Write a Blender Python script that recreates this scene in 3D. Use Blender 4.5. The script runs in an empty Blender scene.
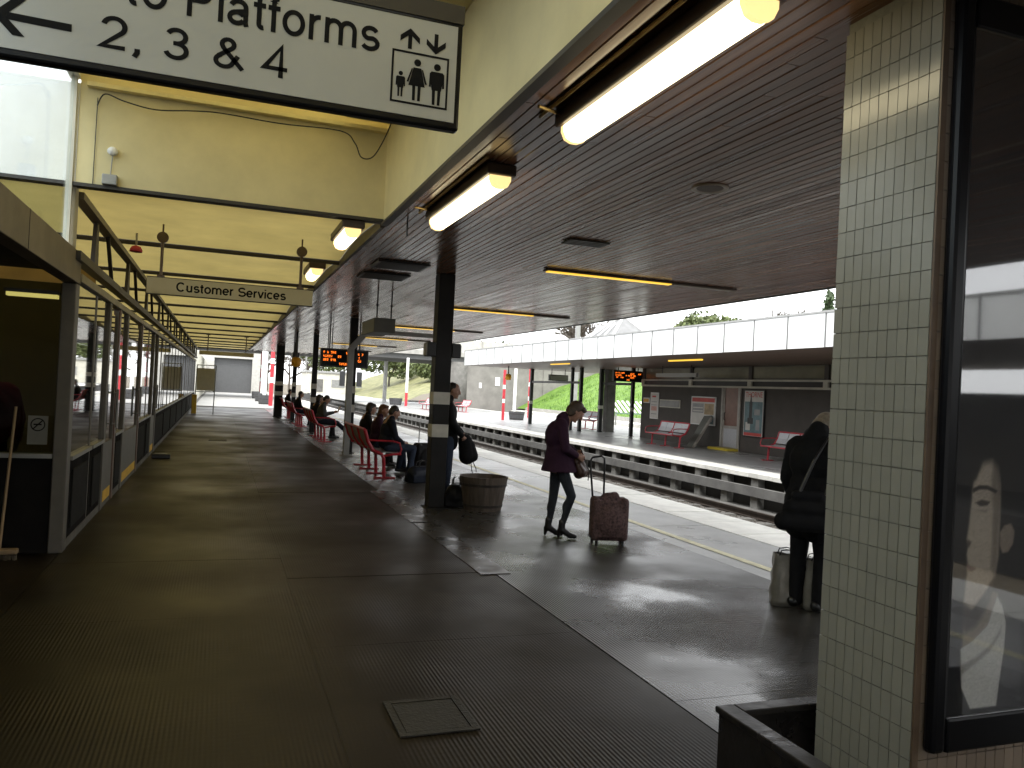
import bpy, bmesh, math, random
from mathutils import Vector, Matrix
R = math.radians
rnd = random.Random(7)
scene = bpy.context.scene
col = scene.collection

# ------------------------------------------------------------------ camera
CAM_ROT = [[0.938057, -0.050374, -0.3428], [-0.342864, 0.007632, -0.939354], [0.049935, 0.998701, -0.010112]]
cam = bpy.data.cameras.new('camera'); cam_o = bpy.data.objects.new('camera', cam); col.objects.link(cam_o)
cam.sensor_width = 36; cam.lens = 800 / 1024 * 36; cam.clip_start = 0.05; cam.clip_end = 2000
M = Matrix(CAM_ROT).to_4x4(); M.translation = (0, 0, 1.67)
cam_o.matrix_world = M
scene.camera = cam_o
# ------------------------------------------------------------------ sky, sun, exposure
SUN_EL, SUN_AZ = 52, 205          # overcast: high, from behind the camera
w = bpy.data.worlds.new('World'); scene.world = w; w.use_nodes = True
wn = w.node_tree.nodes; wl = w.node_tree.links; wn.clear()
sky = wn.new('ShaderNodeTexSky'); sky.sky_type = 'NISHITA'; sky.sun_disc = False
sky.sun_elevation = R(SUN_EL); sky.sun_rotation = R(SUN_AZ); sky.air_density = 1.0; sky.dust_density = 1.0; sky.ozone_density = 1.0
hs = wn.new('ShaderNodeHueSaturation'); hs.inputs['Saturation'].default_value = 0.12
bgn = wn.new('ShaderNodeBackground'); bgn.inputs['Strength'].default_value = 0.14
wo = wn.new('ShaderNodeOutputWorld')
cl = wn.new('ShaderNodeMixRGB'); cl.inputs[0].default_value = .75; cl.inputs[2].default_value = (9.5, 9.7, 9.9, 1)   # even cloud layer over the clear sky
wl.new(sky.outputs[0], hs.inputs['Color']); wl.new(hs.outputs[0], cl.inputs[1]); wl.new(cl.outputs[0], bgn.inputs[0]); wl.new(bgn.outputs[0], wo.inputs[0])
sun = bpy.data.lights.new('sun', 'SUN'); sun.energy = 1.2; sun.angle = R(25); sun.color = (1, .97, .92)
sun_o = bpy.data.objects.new('sun', sun); col.objects.link(sun_o)
d = Vector((math.sin(R(SUN_AZ)) * math.cos(R(SUN_EL)), math.cos(R(SUN_AZ)) * math.cos(R(SUN_EL)), math.sin(R(SUN_EL))))
sun_o.rotation_euler = d.to_track_quat('Z', 'Y').to_euler(); sun_o.location = d * 50
vs = scene.view_settings; vs.view_transform = 'Standard'; vs.look = 'None'; vs.gamma = 1; vs.use_curve_mapping = False
vs.exposure = 1.45
cy = scene.cycles; cy.max_bounces = 10; cy.diffuse_bounces = 5; cy.glossy_bounces = 4; cy.transmission_bounces = 6; cy.transparent_max_bounces = 16
cy.use_denoising = True; cy.sample_clamp_indirect = 8; cy.caustics_reflective = False; cy.caustics_refractive = False

# ------------------------------------------------------------------ materials
MATS = {}
def mat(name, c, rough=.6, metal=0, var=.15, scale=4, bump=0, bscale=40, c2=None, stretch=(1, 1, 1), rnd_obj=0, rvar=0, spec=.5, coat=0, emis=None, world=True, island=0):
    """principled material, colour varied by noise and per object; bump from a finer noise"""
    if name in MATS: return MATS[name]
    m = bpy.data.materials.new(name); m.use_nodes = True; n = m.node_tree.nodes; l = m.node_tree.links
    b = n['Principled BSDF']; b.inputs['Roughness'].default_value = rough; b.inputs['Metallic'].default_value = metal
    b.inputs['Specular IOR Level'].default_value = spec; b.inputs['Coat Weight'].default_value = coat
    if world: g = n.new('ShaderNodeNewGeometry'); src = g.outputs['Position']
    else: g = n.new('ShaderNodeTexCoord'); src = g.outputs['Object']
    mp = n.new('ShaderNodeMapping'); mp.inputs['Scale'].default_value = stretch; l.new(src, mp.inputs[0]); src = mp.outputs[0]
    nz = n.new('ShaderNodeTexNoise'); nz.inputs['Scale'].default_value = scale; nz.inputs['Detail'].default_value = 6; nz.inputs['Roughness'].default_value = .62
    l.new(src, nz.inputs['Vector'])
    rp = n.new('ShaderNodeValToRGB'); rp.color_ramp.elements[0].position = .3; rp.color_ramp.elements[1].position = .7
    a = [x * (1 - var) for x in c]; e = c2 if c2 else [min(1, x * (1 + var)) for x in c]
    rp.color_ramp.elements[0].color = (*a, 1); rp.color_ramp.elements[1].color = (*e, 1)
    l.new(nz.outputs[0], rp.inputs[0]); out = rp.outputs[0]
    if rnd_obj or island:
        oi = n.new('ShaderNodeObjectInfo'); gi = n.new('ShaderNodeNewGeometry')
        ad = n.new('ShaderNodeMath'); ad.operation = 'ADD'; l.new(oi.outputs['Random'], ad.inputs[0])
        if island: l.new(gi.outputs['Random Per Island'], ad.inputs[1])
        else: ad.inputs[1].default_value = 0
        fr = n.new('ShaderNodeMath'); fr.operation = 'FRACT'; l.new(ad.outputs[0], fr.inputs[0])
        mr = n.new('ShaderNodeMapRange'); k = rnd_obj or island; mr.inputs['To Min'].default_value = 1 - k; mr.inputs['To Max'].default_value = 1 + k
        l.new(fr.outputs[0], mr.inputs['Value'])
        mx = n.new('ShaderNodeVectorMath'); mx.operation = 'SCALE'; l.new(out, mx.inputs[0]); l.new(mr.outputs[0], mx.inputs['Scale']); out = mx.outputs[0]
    l.new(out, b.inputs['Base Color'])
    if rvar:
        n2 = n.new('ShaderNodeTexNoise'); n2.inputs['Scale'].default_value = scale * .6; n2.inputs['Detail'].default_value = 5; l.new(src, n2.inputs['Vector'])
        m2 = n.new('ShaderNodeMapRange'); m2.inputs['From Min'].default_value = .3; m2.inputs['From Max'].default_value = .7
        m2.inputs['To Min'].default_value = max(.02, rough - rvar); m2.inputs['To Max'].default_value = rough + rvar
        l.new(n2.outputs[0], m2.inputs['Value']); l.new(m2.outputs[0], b.inputs['Roughness'])
    if bump:
        n3 = n.new('ShaderNodeTexNoise'); n3.inputs['Scale'].default_value = bscale; n3.inputs['Detail'].default_value = 4; l.new(src, n3.inputs['Vector'])
        bp = n.new('ShaderNodeBump'); bp.inputs['Strength'].default_value = bump; bp.inputs['Distance'].default_value = .01
        l.new(n3.outputs[0], bp.inputs['Height']); l.new(bp.outputs[0], b.inputs['Normal'])
    if emis:
        b.inputs['Emission Color'].default_value = (*emis[0], 1); b.inputs['Emission Strength'].default_value = emis[1]
    MATS[name] = m
    return m

def glass(name, tint=(.8, .85, .85), refl=1.0, trans=.6, rough=.02):
    """a single pane: clear in the middle, mirror-like at grazing angles"""
    m = bpy.data.materials.new(name); m.use_nodes = True; n = m.node_tree.nodes; l = m.node_tree.links; n.clear()
    o = n.new('ShaderNodeOutputMaterial'); mx = n.new('ShaderNodeMixShader'); fr = n.new('ShaderNodeFresnel'); fr.inputs[0].default_value = 1.52
    t = n.new('ShaderNodeBsdfTransparent'); t.inputs[0].default_value = (*[x * trans for x in tint], 1)
    g = n.new('ShaderNodeBsdfGlossy'); g.inputs['Roughness'].default_value = rough
    k = n.new('ShaderNodeMath'); k.operation = 'MULTIPLY'; k.inputs[1].default_value = refl; k.use_clamp = True
    l.new(fr.outputs[0], k.inputs[0]); l.new(k.outputs[0], mx.inputs[0]); l.new(t.outputs[0], mx.inputs[1]); l.new(g.outputs[0], mx.inputs[2]); l.new(mx.outputs[0], o.inputs[0])
    MATS[name] = m
    return m

def translucent(name, c, t=.4, rough=.5, var=.12, scale=1.5):
    """painted sheet that lets some daylight through"""
    m = mat(name, c, rough, var=var, scale=scale, bump=.05, bscale=8)
    n = m.node_tree.nodes; l = m.node_tree.links
    b = n['Principled BSDF']; o = [x for x in n if x.type == 'OUTPUT_MATERIAL'][0]
    tr = n.new('ShaderNodeBsdfTranslucent'); mx = n.new('ShaderNodeMixShader'); mx.inputs[0].default_value = t
    l.new(b.inputs['Base Color'].links[0].from_socket, tr.inputs[0])
    l.new(b.outputs[0], mx.inputs[1]); l.new(tr.outputs[0], mx.inputs[2]); l.new(mx.outputs[0], o.inputs[0])
    return m

def paving_mat(name, base, rough, spec, rib):
    """dark ribbed asphalt-grey pavers: fine ribs along the platform, worn glossy in patches"""
    m = mat(name, base, rough, var=.3, scale=1.1, rnd_obj=.1, rvar=.13, spec=spec)
    n = m.node_tree.nodes; l = m.node_tree.links; b = n['Principled BSDF']
    g = n.new('ShaderNodeNewGeometry'); sx = n.new('ShaderNodeSeparateXYZ'); l.new(g.outputs['Position'], sx.inputs[0])
    def wave(sock, per):
        a = n.new('ShaderNodeMath'); a.operation = 'MULTIPLY'; a.inputs[1].default_value = 2 * math.pi / per; l.new(sock, a.inputs[0])
        s = n.new('ShaderNodeMath'); s.operation = 'SINE'; l.new(a.outputs[0], s.inputs[0]); return s.outputs[0]
    wx = wave(sx.outputs[0], .023); wy = wave(sx.outputs[1], .05)
    mxm = n.new('ShaderNodeMath'); mxm.operation = 'MULTIPLY_ADD'; mxm.inputs[1].default_value = .1; l.new(wy, mxm.inputs[0]); l.new(wx, mxm.inputs[2])
    ns = n.new('ShaderNodeTexNoise'); ns.inputs['Scale'].default_value = .9; ns.inputs['Detail'].default_value = 5; l.new(g.outputs['Position'], ns.inputs['Vector'])
    r = n.new('ShaderNodeMapRange'); r.inputs['From Min'].default_value = .38; r.inputs['From Max'].default_value = .6; r.inputs['To Min'].default_value = .05; r.inputs['To Max'].default_value = 1; l.new(ns.outputs[0], r.inputs['Value'])
    mm = n.new('ShaderNodeMath'); mm.operation = 'MULTIPLY'; l.new(mxm.outputs[0], mm.inputs[0]); l.new(r.outputs[0], mm.inputs[1])
    fn = n.new('ShaderNodeTexNoise'); fn.inputs['Scale'].default_value = 55; fn.inputs['Detail'].default_value = 4; l.new(g.outputs['Position'], fn.inputs['Vector'])
    ad = n.new('ShaderNodeMath'); ad.operation = 'MULTIPLY_ADD'; ad.inputs[1].default_value = .4; l.new(fn.outputs[0], ad.inputs[0]); l.new(mm.outputs[0], ad.inputs[2])
    bp = n.new('ShaderNodeBump'); bp.inputs['Strength'].default_value = rib; bp.inputs['Distance'].default_value = .0024
    l.new(ad.outputs[0], bp.inputs['Height']); l.new(bp.outputs[0], b.inputs['Normal'])
    return m
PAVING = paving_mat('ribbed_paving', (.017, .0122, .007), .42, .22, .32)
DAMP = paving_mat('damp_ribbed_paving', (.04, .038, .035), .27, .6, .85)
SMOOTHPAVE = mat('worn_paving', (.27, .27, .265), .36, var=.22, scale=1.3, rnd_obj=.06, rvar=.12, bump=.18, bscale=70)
COPING = mat('coping_concrete', (.74, .73, .68), .7, var=.14, scale=3, rnd_obj=.1, bump=.2, bscale=60)
YELLOW_PAINT = mat('worn_yellow_paint', (.66, .62, .38), .55, var=.22, scale=7, bump=.15, bscale=70)
CONCRETE = mat('concrete', (.3, .29, .27), .8, var=.22, scale=2, bump=.25, bscale=30)
DARKCON = mat('dirty_concrete', (.13, .125, .115), .85, var=.3, scale=2.5, bump=.3, bscale=30)
VOIDCON = mat('dark_wall', (.035, .033, .03), .9, var=.3, scale=2)  # near-black concrete below the platform surfaces
BALLAST = mat('ballast_stone', (.105, .095, .082), .9, var=.55, scale=14, bump=1, bscale=26)
RUST = mat('rail_steel', (.055, .042, .034), .5, metal=.6, var=.3, scale=8)
WOOD = mat('varnished_plank', (.21, .105, .062), .22, var=.3, scale=2.2, stretch=(9, .35, 1), rnd_obj=.3, island=.3, rvar=.08, bump=.025, bscale=18, spec=.5)
WOODBACK = mat('plank_backing', (.01, .008, .007), .9)
CREAM = translucent('cream_yellow_sheet', (.66, .52, .18), .15)
LANT = translucent('lantern_sheet', (.8, .74, .5), .5)
CREAMW = mat('cream_paint', (.70, .61, .34), .55, var=.14, scale=1.1, bump=.08, bscale=20)
CREAMDIRT = mat('cream_grey_paint', (.56, .54, .46), .6, var=.18, scale=1.5)
BEAMD = mat('dark_beam_paint', (.03, .025, .02), .5)
BLACK = mat('black_paint', (.012, .012, .013), .4, var=.3, scale=6)
BLACKG = mat('black_gloss_frame', (.005, .005, .006), .3, var=.2, spec=.18)
POLE = mat('post_black_paint', (.009, .008, .007), .45, var=.4, scale=5, rvar=.08, spec=.25)
WHITEBAND = mat('white_band_paint', (.55, .53, .47), .5, var=.12, scale=8)
GREYST = mat('grey_steel', (.28, .28, .27), .45, metal=.4, var=.15)
ALU = mat('aluminium_frame', (.13, .12, .105), .5, metal=.3, var=.15, scale=5)
BROWNFR = mat('brown_door_frame', (.12, .065, .045), .4, var=.2)
LOWWALL = mat('dark_low_wall', (.014, .013, .013), .85, var=.25, scale=4, rvar=.1, spec=.05)
RED = mat('red_bench_paint', (.42, .02, .035), .35, var=.12, scale=9)
REDPOST = mat('red_post_paint', (.5, .035, .05), .45, var=.15)
WHITE = mat('white_paint', (.78, .78, .76), .5, var=.05)
PERF = mat('perforated_grey_metal', (.3, .3, .31), .5, metal=.3, var=.12, scale=30, bump=.3, bscale=140)
PERFL = mat('pale_perforated_metal', (.5, .51, .53), .5, metal=.2, var=.12, scale=30, bump=.3, bscale=140)
SIGNW = mat('sign_white_face', (.36, .365, .35), .3, var=.05, scale=2)
SIGNY = mat('sign_beige_face', (.55, .5, .33), .45, var=.06, scale=3)
INK = mat('sign_black_print', (.006, .006, .006), .8, var=0, spec=.15)
TILE = mat('cream_glazed_tile', (.245, .24, .205), .2, var=.08, scale=2, rnd_obj=.05, island=.05, rvar=.05)
GROUT = mat('grey_grout', (.18, .177, .15), .9, var=.2, scale=20)
BRONZE = mat('brown_corner_trim', (.11, .075, .05), .4, var=.25, scale=6)
TUBE = mat('lit_diffuser', (.9, .88, .8), .4, var=0, emis=((1, .84, .5), 2.2))
STRIP = mat('lit_strip_diffuser', (.8, .6, .2), .4, var=0, emis=((1, .58, .05), .45))
LAMPH = mat('brown_lamp_housing', (.055, .035, .025), .45, var=.3, scale=9)
BRASS = mat('tarnished_conduit', (.4, .28, .12), .4, metal=.6, var=.25, scale=12)
LED = mat('orange_led', (.3, .08, .01), .5, var=0, emis=((1, .18, .015), 1.0))
GRASS = mat('grass', (.085, .19, .02), .8, var=.35, scale=1.4, c2=(.15, .26, .035), bump=.6, bscale=9)
EARTH = mat('earth', (.11, .09, .06), .9, var=.3, scale=1)
WALLD = mat('opposite_wall_render', (.075, .066, .058), .75, var=.16, scale=1.6, bump=.12, bscale=50)
FASCIA = mat('white_fascia_panel', (.8, .81, .8), .45, var=.04, scale=1, rnd_obj=.03)
TIN = mat('grey_trim', (.33, .33, .32), .5, metal=.3, var=.2)
SOFFIT = mat('opposite_soffit_boards', (.13, .085, .06), .45, var=.25, scale=2, stretch=(1, .3, 1))
BARREL = mat('weathered_tub_wood', (.085, .065, .05), .7, var=.35, scale=4, stretch=(4, 4, .6), rnd_obj=.15, bump=.3, bscale=25)
TARFACE = mat('black_planter_paint', (.016, .014, .014), .32, var=.35, scale=9, rvar=.12, bump=.25, bscale=22)
LEAF = mat('leaf_green', (.085, .115, .04), .65, var=.3, scale=2, island=.45, c2=(.14, .17, .06))
LEAFD = mat('conifer_green', (.06, .09, .04), .7, var=.3, scale=2, island=.45)
BARK = mat('bark', (.1, .085, .07), .9, var=.3, scale=6)
SKIN = mat('skin', (.36, .2, .14), .5, var=.08, scale=6)
GL_SIDE = glass('concourse_pane', (.75, .8, .78), 2.4, .35)
GL_DARK = glass('office_pane', (.7, .78, .78), .9, .5)
GL_CLEAR = glass('clerestory_pane', (.94, .99, 1), .35, .95, .05)
GL_SKY = glass('dimmed_skylight_pane', (.95, .95, .88), .6, .62, .1)  # transmission lowered to dim the daylight entering the lantern
GL_POSTER = glass('poster_glass', (.95, .95, .95), .32, .95, .03)

# ------------------------------------------------------------------ helpers
WL = {}
class MB:
    def __init__(s): s.v = []; s.f = []
    def add(s, vs, fs):
        o = len(s.v); s.v += [tuple(v) for v in vs]; s.f += [tuple(i + o for i in f) for f in fs]; return s
    def box(s, x0, x1, y0, y1, z0, z1):
        return s.add([(x0, y0, z0), (x1, y0, z0), (x1, y1, z0), (x0, y1, z0), (x0, y0, z1), (x1, y0, z1), (x1, y1, z1), (x0, y1, z1)],
                     [(3, 2, 1, 0), (4, 5, 6, 7), (0, 1, 5, 4), (1, 2, 6, 5), (2, 3, 7, 6), (3, 0, 4, 7)])
    def quad(s, *p): return s.add(p, [tuple(range(len(p)))])
    def bar(s, p, q, w, h=None, up=(0, 0, 1)):
        p = Vector(p); q = Vector(q); h = h or w; t = (q - p).normalized(); u = Vector(up)
        if abs(t.dot(u)) > .95: u = Vector((1, 0, 0))
        a = t.cross(u).normalized() * w / 2; b = a.cross(t).normalized() * h / 2
        vs = [p - a - b, p + a - b, p + a + b, p - a + b, q - a - b, q + a - b, q + a + b, q - a + b]
        return s.add(vs, [(0, 1, 2, 3), (7, 6, 5, 4), (0, 4, 5, 1), (1, 5, 6, 2), (2, 6, 7, 3), (3, 7, 4, 0)])
    def tube(s, p, q, r0, r1=None, n=8):
        return s.path([p, q], [r0, r0 if r1 is None else r1], n)
    def path(s, pts, rs, n=8):
        pts = [Vector(p) for p in pts]
        if not isinstance(rs, (list, tuple)): rs = [rs] * len(pts)
        vs = []; fs = []; prev = None
        for i, p in enumerate(pts):
            t = (pts[min(i + 1, len(pts) - 1)] - pts[max(i - 1, 0)]).normalized()
            u = Vector((0, 0, 1)) if abs(t.z) < .9 else Vector((1, 0, 0))
            if prev is not None: u = prev
            a = t.cross(u).normalized(); b = a.cross(t).normalized(); prev = b
            for k in range(n):
                th = 2 * math.pi * k / n; vs.append(p + (a * math.cos(th) + b * math.sin(th)) * rs[i])
        for i in range(len(pts) - 1):
            for k in range(n): fs.append((i * n + k, i * n + (k + 1) % n, (i + 1) * n + (k + 1) % n, (i + 1) * n + k))
        fs.append(tuple(range(n - 1, -1, -1))); fs.append(tuple(range((len(pts) - 1) * n, len(pts) * n)))
        return s.add(vs, fs)
    def lathe(s, prof, c=(0, 0, 0), n=20, cap=True):
        vs = []; fs = []
        for (r, z) in prof:
            for k in range(n):
                th = 2 * math.pi * k / n; vs.append((c[0] + r * math.cos(th), c[1] + r * math.sin(th), c[2] + z))
        for i in range(len(prof) - 1):
            for k in range(n): fs.append((i * n + k, i * n + (k + 1) % n, (i + 1) * n + (k + 1) % n, (i + 1) * n + k))
        if cap: fs.append(tuple(range(n - 1, -1, -1))); fs.append(tuple(range((len(prof) - 1) * n, len(prof) * n)))
        return s.add(vs, fs)
    def ball(s, c, r, n=10, m=7):
        c = Vector(c); r = r if isinstance(r, (list, tuple)) else (r, r, r); vs = [c + Vector((0, 0, r[2]))]; fs = []
        for i in range(1, m):
            ph = math.pi * i / m
            for k in range(n):
                th = 2 * math.pi * k / n; vs.append(c + Vector((r[0] * math.sin(ph) * math.cos(th), r[1] * math.sin(ph) * math.sin(th), r[2] * math.cos(ph))))
        vs.append(c - Vector((0, 0, r[2]))); L = len(vs) - 1
        for k in range(n):
            fs.append((0, 1 + k, 1 + (k + 1) % n)); fs.append((L, 1 + (m - 2) * n + (k + 1) % n, 1 + (m - 2) * n + k))
            for i in range(m - 2): fs.append((1 + i * n + k, 1 + (i + 1) * n + k, 1 + (i + 1) * n + (k + 1) % n, 1 + i * n + (k + 1) % n))
        return s.add(vs, fs)
    def cap(s, p, q, r0, r1=None, n=10):
        r1 = r0 if r1 is None else r1
        s.ball(p, r0, n); s.ball(q, r1, n); return s.tube(p, q, r0, r1, n)
    def prism(s, pts, basis, o, depth):
        """2-D outline (u, v) in the plane basis = (U, V, N) at o, given a thickness along N"""
        U, V, N = [Vector(b) for b in basis]; o = Vector(o); n = len(pts)
        vs = [o + U * a + V * b for a, b in pts] + [o + U * a + V * b + N * depth for a, b in pts]
        fs = [tuple(range(n - 1, -1, -1)), tuple(range(n, 2 * n))] + [(i, (i + 1) % n, n + (i + 1) % n, n + i) for i in range(n)]
        return s.add(vs, fs)
    def build(s, name, m, parent=None, smooth=False, bev=0, loc=None):
        off = WL.get(parent, Vector((0, 0, 0))) if parent else Vector((0, 0, 0))
        org = Vector(loc) if loc is not None else off
        me = bpy.data.meshes.new(name); me.from_pydata([Vector(v) - org for v in s.v], [], s.f); me.update()
        bm = bmesh.new(); bm.from_mesh(me); bmesh.ops.recalc_face_normals(bm, faces=bm.faces); bm.to_mesh(me); bm.free()
        me.materials.append(m)
        if smooth:
            for p in me.polygons: p.use_smooth = True
        o = bpy.data.objects.new(name, me); col.objects.link(o)
        if loc is not None: o.location = Vector(loc) - off if parent else loc
        if parent: o.parent = parent
        WL[o] = Vector(loc) if loc is not None else off
        if bev:
            b = o.modifiers.new('bevel', 'BEVEL'); b.width = bev; b.segments = 2; b.limit_method = 'ANGLE'
        return o
def B(*a): return MB().box(*a)
def tag(o, label, cat, group=None):
    o['label'] = label; o['category'] = cat
    if group: o['group'] = group
    return o
def struct(o): o['kind'] = 'structure'; return o
def stuff(o): o['kind'] = 'stuff'; return o
def thing(name, label, cat, loc=(0, 0, 0), rz=0, group=None):
    o = bpy.data.objects.new(name, None); col.objects.link(o); o.location = loc; o.rotation_euler = (0, 0, rz); o.empty_display_size = .1
    WL[o] = Vector(loc) if not rz else Vector((0, 0, 0))
    return tag(o, label, cat, group)
def copy_tree(o, parent=None):
    c = o.copy(); col.objects.link(c); c.parent = parent
    for ch in list(o.children): copy_tree(ch, c)
    return c
def inst(src, name, loc, parent=None, rot=None):
    c = bpy.data.objects.new(name, src.data); col.objects.link(c); c.location = loc
    if rot: c.rotation_euler = rot
    if parent: c.parent = parent
    return c
FRONT = ((1, 0, 0), (0, 0, 1), (0, -1, 0))      # a face that looks back along the platform
OPPF = ((0, -1, 0), (0, 0, 1), (-1, 0, 0))      # a face that looks across the tracks to us
def text(s, fit, basis, o, m, parent, name='lettering', depth=.002):
    """lettering as flat geometry; fit = (u0, u1, v0, v1) in the plane"""
    cu = bpy.data.curves.new('t', 'FONT'); cu.body = s; cu.size = 1; cu.extrude = 0; cu.resolution_u = 3
    t = bpy.data.objects.new('t', cu); col.objects.link(t)
    dg = bpy.context.evaluated_depsgraph_get(); me = bpy.data.meshes.new_from_object(t.evaluated_get(dg))
    xs = [v.co.x for v in me.vertices]; ys = [v.co.y for v in me.vertices]
    x0, x1, y0, y1 = min(xs), max(xs), min(ys), max(ys)
    U, V, N = [Vector(b) for b in basis]; O = Vector(o); off = WL.get(parent, Vector((0, 0, 0)))
    for v in me.vertices:
        a = fit[0] + (v.co.x - x0) / (x1 - x0) * (fit[1] - fit[0]); b = fit[2] + (v.co.y - y0) / (y1 - y0) * (fit[3] - fit[2])
        v.co = O + U * a + V * b + N * depth - off
    bpy.data.objects.remove(t); me.materials.clear(); me.materials.append(m)
    ob = bpy.data.objects.new(name, me); col.objects.link(ob); ob.parent = parent; me.name = name
    return ob
# sans lettering drawn as strokes (centre lines in em units), for the station signs
def _arc(cx, cy, rx, ry, a0, a1, n=14): return [(cx + rx * math.cos(R(a0 + (a1 - a0) * i / n)), cy + ry * math.sin(R(a0 + (a1 - a0) * i / n))) for i in range(n + 1)]
def _ess(w_, h_, k=.047):
    cx = w_ / 2 + .05; r1 = (h_ / 2 - k) / 2 + .006; return [_arc(cx, h_ - k - r1, w_ / 2 - .05, r1, 25, 250, 12) + _arc(cx, k + r1, w_ / 2 - .03, r1, 70, -155, 12)]
XH, CH = .53, .73
GL = {'o': (.54, [_arc(.27, XH / 2, .19, .22, 0, 360, 28)]), 'l': (.22, [[(.11, 0), (.11, CH)]]), 'i': (.22, [[(.11, 0), (.11, XH)], [(.11, .64), (.11, .73)]]),
 't': (.31, [[(.15, .67), (.15, .14)] + _arc(.225, .12, .075, .075, 180, 290, 6), [(.03, XH - .04), (.28, XH - .04)]]),
 'f': (.29, [[(.14, 0), (.14, .6)] + _arc(.22, .6, .08, .085, 180, 70, 6), [(.02, XH - .04), (.27, XH - .04)]]),
 'r': (.34, [[(.1, 0), (.1, XH)], _arc(.27, .3, .17, .185, 175, 82, 8)]),
 'm': (.80, [[(.1, 0), (.1, XH)], _arc(.25, .33, .15, .155, 180, 0, 12) + [(.4, 0)], _arc(.55, .33, .15, .155, 180, 0, 12) + [(.7, 0)]]),
 'u': (.53, [[(.1, XH), (.1, .2)] + _arc(.255, .2, .155, .155, 180, 360, 12), [(.41, XH), (.41, 0)]]),
 'a': (.51, [_arc(.24, .36, .15, .125, 165, 0, 10) + [(.39, .08), (.41, .0)], _arc(.215, .155, .145, .11, 25, 335, 18), [(.345, .20), (.39, .29)], [(.2, .265), (.385, .30)]]),
 's': (.48, _ess(.40, XH)), 'S': (.64, _ess(.56, CH)), 'e': (.53, [_arc(.265, XH / 2, .19, .22, 0, 318, 24), [(.08, XH / 2), (.455, XH / 2)]]),
 'c': (.49, [_arc(.265, XH / 2, .19, .22, 42, 318, 22)]), 'C': (.72, [_arc(.36, CH / 2, .27, .32, 42, 318, 26)]), 'v': (.48, [[(.05, XH), (.24, .0)], [(.43, XH), (.24, .0)]]),
 'P': (.62, [[(.12, 0), (.12, CH)], [(.12, CH - .045), (.35, CH - .045)] + _arc(.35, .51, .16, .175, 90, -90, 12) + [(.12, .335)]]), 'A': (.68, [[(.04, 0), (.34, CH)], [(.64, 0), (.34, CH)], [(.15, .24), (.53, .24)]]),
 '2': (.58, [_arc(.29, .50, .19, .185, 170, -38, 16) + [(.08, .045), (.50, .045)]]), '3': (.58, [_arc(.28, .53, .17, .155, 160, -80, 14), _arc(.28, .21, .195, .165, 85, -165, 16), [(.22, .375), (.31, .375)]]),
 '4': (.58, [[(.39, 0), (.39, CH), (.06, .21), (.52, .21)]]), '&': (.68, [[(.62, .02), (.22, .48)] + _arc(.31, .57, .12, .115, 215, -45, 14) + [(.15, .30)] + _arc(.25, .18, .17, .135, 125, 335, 14) + [(.52, .33)]]), ',': (.28, [[(.14, .09), (.14, .0), (.09, -.1)]]), ' ': (.28, [])}
def signtext(t, u0, u1, base, cap, basis, o, m, parent, wt=.1):
    tot = sum(GL[c][0] for c in t); sx = (u1 - u0) / tot; sy = cap / CH; x = 0
    for c in t:
        b = MB(); k = 0
        for line in GL[c][1]:
            n = len(line); L_, R_ = [], []; closed = (Vector(line[0]) - Vector(line[-1])).length < 1e-4
            for i in range(n):
                p0 = Vector(line[i - 1]) if i else (Vector(line[-2]) if closed else None); p1 = Vector(line[i]); p2 = Vector(line[i + 1]) if i < n - 1 else (Vector(line[1]) if closed else None)
                d1 = (p1 - p0).normalized() if p0 is not None else None; d2 = (p2 - p1).normalized() if p2 is not None else None
                d1 = d1 if d1 is not None else d2; d2 = d2 if d2 is not None else d1
                nn = Vector((-(d1.y + d2.y), d1.x + d2.x)); nn = nn.normalized() if nn.length > .05 else Vector((-d1.y, d1.x)); kk = wt / 2 / max(.5, nn.dot(Vector((-d1.y, d1.x))))
                L_.append(p1 + nn * kk); R_.append(p1 - nn * kk)
            U, V, N = [Vector(q) for q in basis]; O = Vector(o) + N * (.001 + .00025 * k); k += 1
            W = lambda p: O + U * (u0 + (x + p.x) * sx) + V * (base + p.y * sy)
            b.add([W(p) for p in L_] + [W(p) for p in R_], [(i, i + 1, n + i + 1, n + i) for i in range(n - 1)])
        if b.v: b.build('letter', m, parent)
        x += GL[c][0]
def blob(name, mb, m, parent, voxel=.012, smooth=5, off=True):
    """union of tapered capsules as one continuous skin"""
    me = bpy.data.meshes.new('tmp'); me.from_pydata([Vector(v) for v in mb.v], [], mb.f); me.update()
    bm = bmesh.new(); bm.from_mesh(me); bmesh.ops.recalc_face_normals(bm, faces=bm.faces); bm.to_mesh(me); bm.free()
    t = bpy.data.objects.new('tmp', me); col.objects.link(t)
    r = t.modifiers.new('r', 'REMESH'); r.mode = 'VOXEL'; r.voxel_size = voxel
    sm = t.modifiers.new('s', 'SMOOTH'); sm.iterations = smooth; sm.factor = .5
    dg = bpy.context.evaluated_depsgraph_get(); out = bpy.data.meshes.new_from_object(t.evaluated_get(dg))
    bpy.data.objects.remove(t); out.name = name; out.materials.clear(); out.materials.append(m)
    for p in out.polygons: p.use_smooth = True
    o = bpy.data.objects.new(name, out); col.objects.link(o); o.parent = parent
    return o

# ================================================================== SETTING
g = MB(); g.quad((-400, -400, -.98), (500, -400, -.98), (500, 700, -.98), (-400, 700, -.98))
struct(g.build('ground', EARTH))
PY0, PY1, EDGE, OPP, ROOF = -45, 112, 7.15, 12.15, 3.28
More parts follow.
